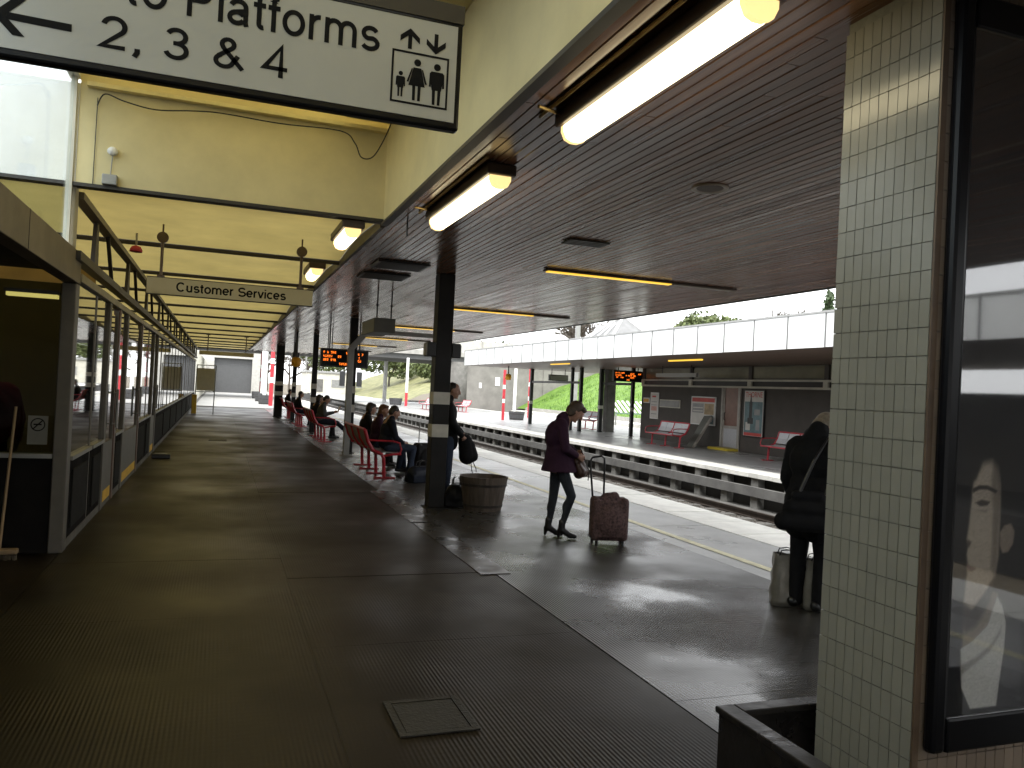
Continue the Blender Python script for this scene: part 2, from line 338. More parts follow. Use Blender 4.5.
# track bed between the platforms
bal = MB(); nx, ny = 26, 420
for j in range(ny + 1):
    for i in range(nx + 1):
        x = EDGE - .3 + (OPP + .5 - EDGE) * i / nx; y = 2 + 150 * j / ny
        bal.v.append((x, y, -.93 + rnd.uniform(-.035, .035)))
for j in range(ny):
    for i in range(nx): a = j * (nx + 1) + i; bal.f.append((a, a + 1, a + nx + 2, a + nx + 1))
struct(bal.build('track_bed', BALLAST))
st = MB()
for k in range(3200):
    x = rnd.uniform(10.2, 12.3); y = 9 + 30 * rnd.random() ** 1.4; s = rnd.uniform(.02, .045)
    vs = [Vector((x + s * rnd.uniform(.6, 1) * a, y + s * rnd.uniform(.6, 1) * b, -.915 + s * c * .8)) for a, b, c in ((1, 0, 0), (-.5, .9, 0), (-.5, -.9, 0), (0, 0, 1), (0, 0, -1))]
    st.add(vs, [(0, 1, 3), (1, 2, 3), (2, 0, 3), (1, 0, 4), (2, 1, 4), (0, 2, 4)])
tag(stuff(st.build('loose_ballast', BALLAST)), 'loose grey brown ballast stones beside the far rail', 'ballast')
def track(x, label):
    t = thing('railway_track', label, 'track', (x, 40, -.93), group='tracks between the platforms')
    for sx in (-.7175, .7175):
        r = MB(); xx = x + sx
        prof = [(-.07, .0), (.07, 0), (.07, .012), (.012, .03), (.012, .105), (.036, .115), (.036, .15), (-.036, .15), (-.036, .115), (-.012, .105), (-.012, .03), (-.07, .012)]
        r.prism(prof, ((1, 0, 0), (0, 0, 1), (0, 1, 0)), (xx, 2, -.9), 150); r.build('rail', RUST, t)
    s0 = None
    for k in range(110):
        y = 6 + k * .7
        if s0 is None: s0 = B(-1.25, 1.25, -.13, .13, -.03, .03).build('sleeper', DARKCON, bev=.01); s0.parent = t; s0.location = (0, y - 40, 0)
        else: inst(s0, 'sleeper', (0, y - 40, 0), t)
track(8.45, 'near railway track below the platform edge'); track(10.77, 'far railway track with its rail under the opposite platform')

# ------------------------------------------------------------------ our platform
plat = MB(); plat.box(-7, EDGE - .12, PY0, PY1, -.97, -.022)
plat = struct(plat.build('platform', DARKCON))
bx = [-1.29, .62, 2.45]; by = [-3.0, .35, 2.55, 5.15, 7.0, 9.6, 12.4, 15.3, 18.2, 21.4, 24.6, 27.8, 31, 35, 39, 43, 47]
for i in range(2):
    for j in range(len(by) - 1):
        dy = .0 if i else .8; g_ = .0012
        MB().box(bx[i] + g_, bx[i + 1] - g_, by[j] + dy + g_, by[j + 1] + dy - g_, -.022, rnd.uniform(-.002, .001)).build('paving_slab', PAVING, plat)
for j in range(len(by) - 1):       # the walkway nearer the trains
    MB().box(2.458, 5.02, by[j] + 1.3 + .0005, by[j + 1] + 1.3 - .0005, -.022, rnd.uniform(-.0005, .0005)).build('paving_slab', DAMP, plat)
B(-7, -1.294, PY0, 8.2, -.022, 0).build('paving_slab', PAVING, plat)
B(-1.286, 5.02, 48.9, PY1, -.022, 0).build('paving_slab', mat('daylit_paving', (.33, .325, .31), .7, var=.15, scale=.8), plat)  # paler than the covered paving: open daylight put into the colour
B(-1.286, 7, PY0, -3.1, -.022, 0).build('paving_slab', PAVING, plat)
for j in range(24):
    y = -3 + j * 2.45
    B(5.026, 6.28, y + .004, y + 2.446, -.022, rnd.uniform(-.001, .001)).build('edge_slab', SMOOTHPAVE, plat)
B(5.026, 6.28, 55.8, PY1, -.022, 0).build('edge_slab', MATS['daylit_paving'], plat)
c0 = None
for j in range(105):
    y = -2 + j * .92; ln = .454
    if c0 is None: c0 = B(6.29 - 6.7, EDGE - 6.7, -ln, ln, -.09, .004).build('coping_slab', COPING, bev=.008)
    c = inst(c0, 'coping_slab', (6.7, y, rnd.uniform(-.002, .002)), plat, (0, 0, rnd.uniform(-.002, .002)))
bpy.data.objects.remove(c0)
yl = MB(); yy = -3
while yy < 95: yl.quad((5.27, yy, .0055), (5.38, yy, .0055), (5.38, yy + 2.4, .0055), (5.27, yy + 2.4, .0055)); yy += 2.4
yl.build('yellow_line', YELLOW_PAINT, plat)
dr = B(2.31, 2.6, 6.9, 9.6, .0015, .006).build('drain_cover', mat('drain_cover_metal', (.06, .055, .05), .3, metal=.3, var=.3, scale=5, rvar=.12), plat)
B(2.30, 2.62, 9.7, 12.6, .0015, .005).build('drain_cover', MATS['drain_cover_metal'], plat)
mh = B(.93, 1.25, 3.78, 4.14, .002, .007).build('manhole_cover', mat('manhole_iron', (.02, .018, .015), .55, metal=.1, var=.4, scale=14, bump=.5, bscale=60), plat, bev=.003)
mr = MB(); mr.box(.89, .925, 3.74, 4.18, .0018, .009).box(1.255, 1.29, 3.74, 4.18, .0018, .009).box(.926, 1.254, 3.74, 3.775, .0018, .0085).box(.926, 1.254, 4.145, 4.18, .0018, .0085)
mr.build('manhole_frame', MATS['manhole_iron'], plat)
B(-.2, .25, 22.4, 23.1, .002, .008).build('manhole_cover', MATS['manhole_iron'], plat)
# platform front wall below the coping
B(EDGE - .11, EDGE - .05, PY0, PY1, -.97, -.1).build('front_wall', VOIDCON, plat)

# ------------------------------------------------------------------ the canopy over our platform
can = thing('platform_canopy', 'long station canopy with dark varnished plank ceiling and yellow bays', 'canopy', (1.45, 8, ROOF))
pw = .078; rows = int((7.6 - 1.47) / pw)
Lp = 3.1
p0 = MB(); c_ = .006; hw = pw / 2 - .0006
p0.prism([(-hw, .018), (-hw, .004), (-hw + c_, 0), (hw - c_, 0), (hw, .004), (hw, .018)], ((1, 0, 0), (0, 0, 1), (0, 1, 0)), (0, 0, 0), Lp - .006)
p0 = p0.build('plank', WOOD)
far = MB(); np_ = 0
o_ = WL[can]
for r_ in range(rows):
    x = 1.53 + r_ * pw; y = -8 - rnd.random() * Lp
    while y < 45:
        near = (.6 < y < 9.0 and x < 5.0 + y * .4) and np_ < 300
        jz = rnd.uniform(0, .0025); tl = rnd.gauss(0, .005 if y < 9 else .0012)
        if near:
            inst(p0, 'plank', Vector((x, y, ROOF + jz)) - o_, can, (0, tl, 0)); np_ += 1
        else:
            dz = math.tan(tl) * hw
            far.add([(x - hw, y, ROOF + jz + dz + .018), (x - hw, y, ROOF + jz + dz), (x + hw, y, ROOF + jz - dz), (x + hw, y, ROOF + jz - dz + .018),
                     (x - hw, y + Lp - .006, ROOF + jz + dz + .018), (x - hw, y + Lp - .006, ROOF + jz + dz), (x + hw, y + Lp - .006, ROOF + jz - dz), (x + hw, y + Lp - .006, ROOF + jz - dz + .018)],
                    [(1, 2, 6, 5), (0, 1, 5, 4), (2, 3, 7, 6), (0, 3, 2, 1), (4, 5, 6, 7)])
        y += Lp
bpy.data.objects.remove(p0)
stuff(far.build('plank_ceiling_beyond', WOOD, can))
B(1.47, 7.66, -9, 48.2, ROOF + .024, ROOF + .32).build('roof_deck', WOODBACK, can)
B(1.45, 7.66, -45, -9.002, ROOF + .01, ROOF + .32).build('roof_deck', WOODBACK, can)
B(7.662, 7.7, -45, 48.2, ROOF - .002, ROOF + .4).build('edge_trim', TIN, can)
B(1.43, 1.47, 8, 47.6, ROOF - .03, ROOF + .3).build('edge_batten', BEAMD, can)
# yellow bays between dark cross beams
by0 = 7.88; bays = [by0, 10.95, 14.0, 17.05, 20.1, 23.15, 26.2, 29.25, 32.3, 35.35, 38.4, 41.45, 44.5, 47.55]
for i, y in enumerate(bays):
    B(-6, 1.428, y + .002, y + .05, ROOF - .012, ROOF + .07).build('cross_beam', BEAMD, can)
    if i < len(bays) - 1:
        y1 = bays[i + 1]; s = MB(); n = 6
        for k in range(n):       # shallow curved sheet
            a, b = k / n, (k + 1) / n; za = ROOF + .04 + .07 * math.sin(math.pi * a); zb = ROOF + .04 + .07 * math.sin(math.pi * b)
            ya = y + .052 + (y1 - y - .054) * a; yb = y + .052 + (y1 - y - .054) * b
            s.quad((-6, ya, za), (1.428, ya, za), (1.428, yb, zb), (-6, yb, zb))
        s.build('yellow_bay_sheet', CREAM, can, smooth=True)
# the raised lantern nearer the camera
B(-1.26, 1.43, 7.82, 7.87, ROOF + .02, 4.298).build('lantern_end_panel', CREAMW, can)
B(-5.5, -1.262, 7.82, 7.87, ROOF + .02, 4.16).build('daylit_end_panel', WHITE, can)  # white instead of cream: sky light on this part put into the colour
B(-5.5, 1.43, 7.80, 7.874, ROOF - .012, ROOF + .018).build('lantern_bottom_rail', BEAMD, can)
B(1.425, 1.468, -9, 7.815, ROOF - .02, 4.7).build('lantern_side_panel', CREAMW, can)
B(1.40, 1.4655, -9, 7.8, ROOF - .05, ROOF - .022).build('lantern_side_rail', BEAMD, can)
B(-1.2, 1.42, 7.74, 7.815, 4.13, 4.165).build('lantern_ledge', mat('yellow_ledge_paint', (.78, .68, .36), .5, var=.15, scale=5), can)
for (ya, yb) in ((5.6, 7.868), (-9, 2.9)): B(-1.27, 1.42, ya, yb, 4.30, 4.33).build('lantern_roof_sheet', LANT, can)
for (ya, yb) in ((2.92, 4.2), (4.26, 5.58)): B(-1.27, 1.42, ya, yb, 4.30, 4.31).build('skylight_pane', GL_SKY, can)
for y in (2.9, 4.23, 5.59): B(-1.27, 1.42, y - .03, y + .03, 4.23, 4.297).build('skylight_bar', BEAMD, can)
B(1.0, 1.42, 3.0, 7.7, 4.2, 4.24).build('lantern_soffit_strip', CREAMW, can)
# wiring draped along the lantern
def smooth_pts(p, n=6):
    out = []
    for i in range(len(p) - 1):
        a, b, c, d_ = [Vector(p[max(0, min(len(p) - 1, k))]) for k in (i - 1, i, i + 1, i + 2)]
        for k in range(n): t = k / n; out.append(.5 * (2 * b + (c - a) * t + (2 * a - 5 * b + 4 * c - d_) * t * t + (3 * b - a - 3 * c + d_) * t ** 3))
    return out + [Vector(p[-1])]
cab = MB(); cab.path(smooth_pts([(-1.12, 7.79, 3.98), (-1.06, 7.76, 4.08), (-.9, 7.72, 4.03), (-.65, 7.69, 3.99), (-.35, 7.69, 4.03), (-.1, 7.69, 4.05), (.4, 7.69, 4.04), (.95, 7.69, 4.06), (1.1, 7.74, 3.98), (1.17, 7.76, 3.86), (1.28, 7.78, 3.88), (1.36, 7.7, 4.02), (1.4, 7.5, 4.16)]), .006, 6)
cab.build('draped_cable', BLACK, can)
cab = MB(); cab.path([(-1.12, 7.80, 4.05), (-1.125, 7.805, 3.3)], .004, 6); cab.build('draped_cable', BLACK, can)
# small sensor and junction box on the end panel
s = thing('wall_sensor', 'small white round sensor on the yellow panel above its grey box', 'sensor', (-.98, 7.8, 3.6))
MB().ball((-.98, 7.79, 3.6), (.045, .03, .04)).build('sensor_head', WHITE, s, smooth=True)
MB().tube((-.98, 7.80, 3.57), (-.99, 7.80, 3.38), .005).build('sensor_wire', TIN, s)
B(-1.05, -.93, 7.75, 7.818, 3.30, 3.39).build('junction_box', TIN, s, bev=.008)

# ------------------------------------------------------------------ glazed concourse on the left
con = thing('glazed_concourse', 'long glazed concourse building with dark low wall and reflective panes', 'building', (-1.29, 8.3, 0))
WX = -1.29
# end office facing the camera
B(-4.6, WX - .1, 8.25, 8.4, 0, .86).build('low_wall', LOWWALL, con)
B(-4.6, WX - .1, 8.22, 8.43, .862, .9).build('sill', GREYST, con)
B(-4.6, WX - .1, 8.31, 8.32, .9, 2.46).build('pane', GL_DARK, con)
B(WX - .098, WX + .02, 8.22, 8.42, 0, 2.465).build('corner_post', ALU, con, bev=.01)
B(-2.62, -2.55, 8.26, 8.38, .9, 2.46).build('mullion', ALU, con)
B(WX - .1, WX + .03, -30, 8.36, 2.468, 2.75).build('eaves_beam', mat('brown_grey_fascia', (.2, .165, .115), .6, var=.25, scale=2), con, bev=.006)
for y in (1.2, 4.3, 6.2): B(WX + .0305, WX + .033, y, y + .008, 2.47, 2.748).build('beam_joint', BEAMD, con)
B(-5.6, WX - .102, -30, 8.2, 2.56, 2.64).build('porch_ceiling', mat('dark_porch_ceiling', (.06, .05, .045), .8), con)
# clerestory above the eaves beam
for (ya, yb) in ((-1, 2.2), (2.25, 5.2), (5.25, 7.78)):
    B(WX - .02, WX - .012, ya, yb, 2.752, 4.2).build('clerestory_pane', GL_CLEAR, con)
    B(WX - .04, WX + .01, yb + .002, yb + .048, 2.752, 4.3).build('clerestory_mullion', CREAMDIRT, con)
B(WX - .05, WX + .03, 7.87, 8.03, 2.753, 4.18).build('clerestory_post', CREAMDIRT, con, bev=.008)
B(WX - .06, WX + .03, -9, 7.86, 4.2, 4.29).build('clerestory_head', CREAMDIRT, con)
# bays along the platform: (y start, y end, kind)
ys = [8.44, 9.75, 10.75, 11.75, 12.75, 15.0, 16.6, 17.7, 18.8, 21.6, 24.6, 28, 32.0, 36.0, 40.0, 44, 47.8]
doors = {2, 4, 7}
for i in range(len(ys) - 1):
    a, b = ys[i], ys[i + 1]; dw = .045
    wide = .16 if (i in doors or i - 1 in doors) else .07
    B(WX - .06, WX + (-.004 if wide < .1 else .02), a - wide / 2, a + wide / 2, 0, 2.5).build('mullion', BROWNFR if i in (3, 5) else ALU, con, bev=.005)
    a2, b2 = a + .085, b - .085
    if i in doors:
        dr_ = B(WX - .035, WX + .005, a2, b2, .02, .8).build('door', ALU, con)
        B(WX + .006, WX + .012, a2 + .1, b2 - .1, .07, .2).build('kick_plate', mat('yellow_kick_plate', (.9, .52, .02), .45, var=.2, scale=9), dr_)
        B(WX - .02, WX - .012, a2 + .06, b2 - .06, .802, 2.4).build('door_pane', GL_SIDE, dr_)
        for q in (a2, b2 - .06): B(WX - .035, WX + .005, q, q + .058, .802, 2.48).build('door_stile', ALU, dr_)
        MB().tube((WX + .05, b2 - .1, .95), (WX + .05, b2 - .1, 1.45), .016).tube((WX, b2 - .1, 1.0), (WX + .05, b2 - .1, 1.0), .01).tube((WX, b2 - .1, 1.4), (WX + .05, b2 - .1, 1.4), .01).build('handle', GREYST, dr_)
    else:
        B(WX - .08, WX, a2 - .04, b2 + .04, 0, .82).build('low_wall', LOWWALL, con)
        B(WX + .001, WX + .018, a2 + .12, b2 - .12, .16, .72).build('wall_panel', mat('grey_wall_panel', (.025, .025, .025), .8, var=.2, spec=.08), con, bev=.004)
        B(WX - .09, WX + .03, a2 - .04, b2 + .04, .822, .86).build('sill', GREYST, con)
        m2 = None
        if b - a > 2: mids = [a2 + (b2 - a2) / 2]
        else: mids = []
        edges = [a2 - .04] + mids + [b2 + .04]
        for k in range(len(edges) - 1):
            B(WX - .02, WX - .012, edges[k] + .012, edges[k + 1] - .012, .862, 2.5).build('pane', GL_SIDE, con)
        for q in mids: B(WX - .03, WX + .0, q - .0115, q + .0115, .862, 2.5).build('glazing_bar', ALU, con)
B(WX - .07, WX + .03, 8.44, 47.9, 2.502, 2.58).build('transom', mat('tan_transom', (.33, .29, .19), .5, var=.2), con, bev=.005)
B(WX - .09, WX + .006, 8.44, 47.9, -.02, .08).build('plinth', DARKCON, con)
# triangulated dark truss over the transom
TR = WX + .02
B(TR - .05, TR + .05, 8.04, 47.5, 2.66, 2.74).build('truss_bottom_chord', BEAMD, con)
B(TR - .05, TR + .05, 8.04, 47.5, 3.20, 3.262).build('truss_top_chord', mat('truss_grey_paint', (.16, .14, .11), .5), con)
y = 8.1; k = 0
while y < 45:
    MB().prism([(-.05, .0), (.05, 0), (.14, .45), (-.14, .45)], ((0, 1, 0), (0, 0, -1), (1, 0, 0)), (TR - .02, y + 1.1, 3.19), .04).build('truss_gusset', BEAMD, con)
    MB().bar((TR, y + 2.0, 3.19), (TR, y + 2.5, 2.75), .04, .04).build('truss_brace', BEAMD, con)
    y += 3.05

# dim interior
B(-5.6, -5.5, -30, 48, 0, 3.2).build('back_wall', mat('interior_wall', (.16, .15, .13), .7, var=.2), con)
B(-5.5, WX - .1, 47.8, 47.95, 0, 3.3).build('end_wall', MATS['interior_wall'], con)
B(-5.49, WX - .13, 8.5, 47.7, -.021, .001).build('interior_floor', mat('interior_floor_vinyl', (.12, .115, .105), .3), con)
B(-5.4, WX - .4, 12.4, 12.5, 0, 3.1).build('partition', mat('ochre_partition', (.3, .2, .06), .7, var=.15), con)
for q in range(3): B(-4.9, -4.4, 14 + q * 9, 17 + q * 9, 0, 1.05).build('counter', LOWWALL, con, bev=.02)
lp = thing('office_lamp', 'yellow lit tube lamp inside the dark office window', 'lamp', (-2.0, 10.2, 2.5))
B(-2.25, -1.75, 10.15, 10.25, 2.46, 2.5).build('diffuser', mat('office_tube', (.8, .6, .2), .4, emis=((1, .7, .2), 1.6)), lp); B(-2.27, -1.73, 10.13, 10.27, 2.502, 2.54).build('housing', LAMPH, lp)
# no smoking notice on the office pane
ns = thing('no_smoking_notice', 'small grey no smoking notice on the office window', 'notice', (-1.53, 8.3, 1.13))
B(-1.61, -1.45, 8.30, 8.306, .98, 1.24).build('notice_card', mat('notice_card_grey', (.2, .2, .19), .6), ns)
ring = MB()
for k in range(24):
    a, b = 2 * math.pi * k / 24, 2 * math.pi * (k + 1) / 24
    ring.quad(*[(-1.53 + rr * math.cos(t), 8.2985, 1.16 + rr * math.sin(t)) for rr, t in ((.06, a), (.05, a), (.05, b), (.06, b))])
ring.add([(-1.575, 8.2975, 1.12), (-1.567, 8.2975, 1.112), (-1.485, 8.2975, 1.2), (-1.493, 8.2975, 1.208)], [(0, 1, 2, 3)])
ring.box(-1.565, -1.5, 8.298, 8.299, 1.155, 1.168)
ring.build('notice_symbol', INK, ns)
# broom leaning by the office
br = thing('broom', 'broom with pale wooden handle leaning by the dark office wall', 'broom', (-1.72, 8.0, 0))
MB().tube((-1.71, 7.98, .08), (-1.69, 8.2, 1.32), .012).build('handle', mat('broom_wood', (.3, .21, .12), .6), br)
B(-1.87, -1.57, 7.94, 8.02, .055, .1).build('head', MATS['broom_wood'], br, bev=.01)
bb = MB()
for q in range(60): x = -1.865 + .29 * q / 59; bb.tube((x, 7.96 + .04 * rnd.random(), .06), (x + rnd.uniform(-.01, .01), 7.95 + .06 * rnd.random(), 0.002), .004, .003, 4)
bb.build('bristles', mat('bristle', (.12, .1, .07), .9), br)
# red fire bell
MB_ = thing('fire_bell', 'small red alarm bell under the yellow ceiling by the truss', 'bell', (-1.05, 10.3, 3.2))
MB().lathe([(.02, -.03), (.07, -.03), (.07, 0), (.05, .035), (.02, .045)], (-1.02, 10.55, 3.15), 16).build('bell_dome', REDPOST, MB_, smooth=True)
MB().tube((-1.02, 10.55, 3.19), (-1.02, 10.55, 3.36), .012).build('bell_bracket', TIN, MB_)
# floor kick-stop / door mat block
fb = thing('door_block', 'low dark block with bright top on the floor by the concourse doors', 'door stop', (-1.05, 17.5, 0))
B(-1.2, -.86, 17.35, 17.6, 0, .085).build('block', BLACK, fb, bev=.01); B(-1.15, -.92, 17.4, 17.55, .086, .094).build('top_plate', GREYST, fb)

# ------------------------------------------------------------------ tiled column in the foreground
CX, CY0, CY1 = 2.4, 2.2, 2.69
colm = thing('tiled_column', 'large foreground column clad in small cream glazed tiles', 'column', (CX, CY0, 0))
B(CX + .008, 3.5, CY0 + .008, CY1 - .008, -.02, ROOF - .001).build('core', GROUT, colm)
tw, th = (CY1 - CY0 - .008) / 10, .1045
t0 = B(-.0075, 0, -tw / 2 + .0016, tw / 2 - .0016, -th / 2 + .0016, th / 2 - .0016).build('tile', TILE, bev=.0022)
for j in range(30):
    for i in range(10):
        inst(t0, 'tile', Vector((CX + rnd.uniform(.0, .0018) + .0075 - .0005, CY0 + .006 + tw * (i + .5), .1 + th * (j + .5))) - WL[colm], colm, (rnd.gauss(0, .002), rnd.gauss(0, .005), rnd.gauss(0, .006)))
bpy.data.objects.remove(t0)
rest = MB()
for j in range(32):
    for i in range(22):
        if CX + .03 + tw * i + tw < 3.5:
            rest.box(CX + .03 + tw * i + .0016, CX + .03 + tw * (i + 1) - .0016, CY0 + rnd.uniform(0, .001), CY0 + .0079, -.0 + th * j * .99 + .0016, th * (j + 1) * .99 - .0016)
    for i in range(10):
        if j >= 31 or j == 0: pass
rest = stuff(rest.build('tile_rest', mat('brown_cream_tile', (.19, .15, .115), .3, var=.2, scale=2, island=.1), colm))
B(CX + .0005, CX + .028, CY0 - .004, CY0 + .004, 0, ROOF - .002).build('corner_trim', BRONZE, colm)
# planter box round its foot
pb = thing('planter_box', 'black painted timber planter box round the foot of the tiled column', 'planter', (2.03, 2.85, 0))
x0, x1, ya, yb, h = 2.03, 3.7, 1.2, 2.84, .4
B(x0, x0 + .03, ya, yb, 0, h - .03).build('side_panel', TARFACE, pb, bev=.004)
B(x0 + .031, x1, yb - .03, yb, 0, h - .03).build('side_panel', TARFACE, pb, bev=.004)
B(x0 + .031, x1, ya, ya + .03, 0, h - .03).build('side_panel', TARFACE, pb, bev=.004)
B(x0 - .012, x0 + .075, ya - .01, yb + .012, h - .028, h).build('rim_board', TARFACE, pb, bev=.006)
B(x0 + .077, x1, yb - .07, yb + .012, h - .028, h - .001).build('rim_board', TARFACE, pb, bev=.006)
B(x0 + .04, x1, ya + .04, yb - .04, 0, .1).build('soil', EARTH, pb)
# poster case on the column
fr = thing('poster_case', 'tall black framed glazed poster case on the foreground column', 'poster case', (3, CY0, .45))
fy0, fy1 = CY0 - .05, CY0 - .002
fx0, fx1, fz0, fz1 = 2.44, 4.0, .45, 3.2
B(fx0, fx0 + .07, fy0, fy1, fz0, fz1).build('frame_side', BLACKG, fr, bev=.018)
B(fx1 - .07, fx1, fy0, fy1, fz0, fz1).build('frame_side', BLACKG, fr, bev=.018)
B(fx0 + .071, fx1 - .071, fy0 + .001, fy1, fz0, fz0 + .125).build('frame_rail', BLACKG, fr, bev=.01)
B(fx0 + .071, fx1 - .071, fy0 + .001, fy1, fz1 - .125, fz1).build('frame_rail', BLACKG, fr, bev=.01)
bk = B(fx0 + .071, fx1 - .071, CY0 - .03, CY0 - .02, fz0 + .126, fz1 - .126).build('poster_sheet', mat('poster_dark_print', (.012, .012, .014), .5, var=.4, scale=2), fr)
B(fx0 + .071, fx1 - .071, CY0 - .046, CY0 - .043, fz0 + .126, fz1 - .126).build('glass_front', GL_POSTER, fr)
# the printed portrait: soft-edged tones on a fine grid
import numpy as np
LAY = [
 ([(2.646, 1.505), (2.684, 1.523), (2.723, 1.53), (2.754, 1.522), (2.77, 1.49), (2.776, 1.417), (2.779, 1.33), (2.776, 1.242), (2.776, 1.155), (2.763, 1.075), (2.715, 1.012), (2.659, 0.957), (2.629, 0.944), (2.615, 0.987), (2.621, 1.051), (2.628, 1.123), (2.62, 1.159), (2.626, 1.194), (2.617, 1.216), (2.625, 1.273), (2.633, 1.359), (2.637, 1.431)], (0.62, 0.53, 0.43), 0.01),
 ([(2.736, 1.519), (2.754, 1.522), (2.77, 1.49), (2.776, 1.417), (2.779, 1.33), (2.776, 1.242), (2.776, 1.155), (2.763, 1.075), (2.74, 1.112), (2.742, 1.214), (2.739, 1.33), (2.725, 1.431)], (0.3, 0.25, 0.2), 0.018),
 ([(2.604, 1.487), (2.643, 1.56), (2.72, 1.583), (2.812, 1.557), (2.858, 1.462), (2.869, 1.285), (2.835, 1.271), (2.784, 1.25), (2.778, 1.417), (2.754, 1.519), (2.684, 1.523), (2.646, 1.505)], (0.02, 0.018, 0.016), 0.008),
 ([(2.631, 1.43), (2.646, 1.505), (2.684, 1.523), (2.667, 1.474), (2.65, 1.434)], (0.02, 0.018, 0.016), 0.012),
 ([(2.633, 1.402), (2.667, 1.415), (2.71, 1.414), (2.761, 1.394), (2.752, 1.384), (2.707, 1.398), (2.668, 1.398), (2.636, 1.385)], (0.06, 0.05, 0.045), 0.006),
 ([(2.649, 1.35), (2.684, 1.362), (2.726, 1.353), (2.711, 1.339), (2.676, 1.336)], (0.1, 0.08, 0.07), 0.007),
 ([(2.657, 1.323), (2.726, 1.326), (2.697, 1.313)], (0.36, 0.3, 0.25), 0.01),
 ([(2.617, 1.216), (2.64, 1.207), (2.63, 1.187), (2.622, 1.19)], (0.12, 0.09, 0.08), 0.009),
 ([(2.622, 1.126), (2.654, 1.115), (2.67, 1.106), (2.647, 1.098), (2.623, 1.104)], (0.3, 0.2, 0.17), 0.008),
 ([(2.62, 0.902), (2.681, 0.913), (2.754, 1.025), (2.784, 1.009), (2.743, 0.866), (2.67, 0.784), (2.614, 0.745)], (0.34, 0.28, 0.22), 0.012),
 ([(2.615, 0.987), (2.659, 0.957), (2.715, 1.012), (2.763, 1.075), (2.748, 0.982), (2.682, 0.898), (2.629, 0.873), (2.612, 0.902)], (0.08, 0.065, 0.055), 0.02),
 ([(2.61, 0.817), (2.666, 0.842), (2.738, 0.895), (2.781, 1.002), (2.809, 0.964), (2.833, 0.898), (2.827, 0.803), (2.81, 0.687), (2.799, 0.595), (2.665, 0.595), (2.622, 0.673)], (0.78, 0.78, 0.73), 0.006),
 ([(2.617, 0.759), (2.689, 0.783), (2.765, 0.829), (2.812, 0.891), (2.807, 0.862), (2.757, 0.8), (2.681, 0.755), (2.619, 0.723)], (0.4, 0.39, 0.36), 0.012),
 ([(2.831, 0.934), (2.906, 0.916), (2.926, 0.581), (2.804, 0.592), (2.814, 0.687), (2.831, 0.803)], (0.045, 0.045, 0.05), 0.006),
 ([(2.597, 0.704), (2.622, 0.673), (2.669, 0.595), (2.638, 0.592), (2.604, 0.646)], (0.03, 0.03, 0.03), 0.005),
 ([(2.781, 1.239), (2.803, 1.265), (2.835, 1.271), (2.855, 1.244), (2.85, 1.197), (2.825, 1.166), (2.797, 1.163), (2.784, 1.191)], (0.36, 0.29, 0.23), 0.008),
 ([(2.583, 1.587), (2.861, 1.595), (2.877, 1.329), (2.788, 1.315), (2.776, 1.417), (2.76, 1.475), (2.725, 1.501), (2.682, 1.492), (2.653, 1.459), (2.632, 1.416), (2.593, 1.416)], (.015, .014, .013), .03),
]
gx, gz = 110, 300
X_, Z_ = np.meshgrid(np.linspace(2.52, 3.05, gx) + .0, np.linspace(.53, 1.65, gz)); RGB = np.ones((gz, gx, 3)) * np.array((.011, .011, .013))
for pts, c, fth in LAY:
    p = np.array(pts) - np.array((.03, 0)); fth *= 1.5; q = np.roll(p, -1, 0); ins = np.zeros_like(X_, bool); dist = np.full_like(X_, 9.)
    for (ax, az), (bx_, bz) in zip(p, q):
        cr = ((az > Z_) != (bz > Z_)) & (X_ < (bx_ - ax) * (Z_ - az) / ((bz - az) if bz != az else 1e-9) + ax); ins ^= cr
        L2 = (bx_ - ax) ** 2 + (bz - az) ** 2 + 1e-12; tt = np.clip(((X_ - ax) * (bx_ - ax) + (Z_ - az) * (bz - az)) / L2, 0, 1); dist = np.minimum(dist, np.hypot(X_ - ax - tt * (bx_ - ax), Z_ - az - tt * (bz - az)))
    sd = np.where(ins, dist, -dist); al = np.clip(.5 + sd / fth, 0, 1)[..., None]; al = al * al * (3 - 2 * al); RGB = RGB * (1 - al) + np.array(c) * al
RGB *= (1 + .10 * np.random.default_rng(3).standard_normal((gz, gx, 1)))
pm = MB(); pm.v = [(float(x), CY0 - .0312, float(z)) for x, z in zip(X_.ravel(), Z_.ravel())]; pm.f = [(a * gx + b, a * gx + b + 1, (a + 1) * gx + b + 1, (a + 1) * gx + b) for a in range(gz - 1) for b in range(gx - 1)]
PRM = bpy.data.materials.new('portrait_print'); PRM.use_nodes = True; pn_ = PRM.node_tree.nodes; pa = pn_.new('ShaderNodeAttribute'); pa.attribute_name = 'ink'
pn_['Principled BSDF'].inputs['Roughness'].default_value = .5; PRM.node_tree.links.new(pa.outputs['Color'], pn_['Principled BSDF'].inputs['Base Color'])
po = pm.build('printed_portrait', PRM, bk)
at_ = po.data.color_attributes.new('ink', 'FLOAT_COLOR', 'POINT'); flat = np.ones((gz * gx, 4)); flat[:, :3] = np.clip(RGB.reshape(-1, 3), 0, 1); at_.data.foreach_set('color', flat.ravel())

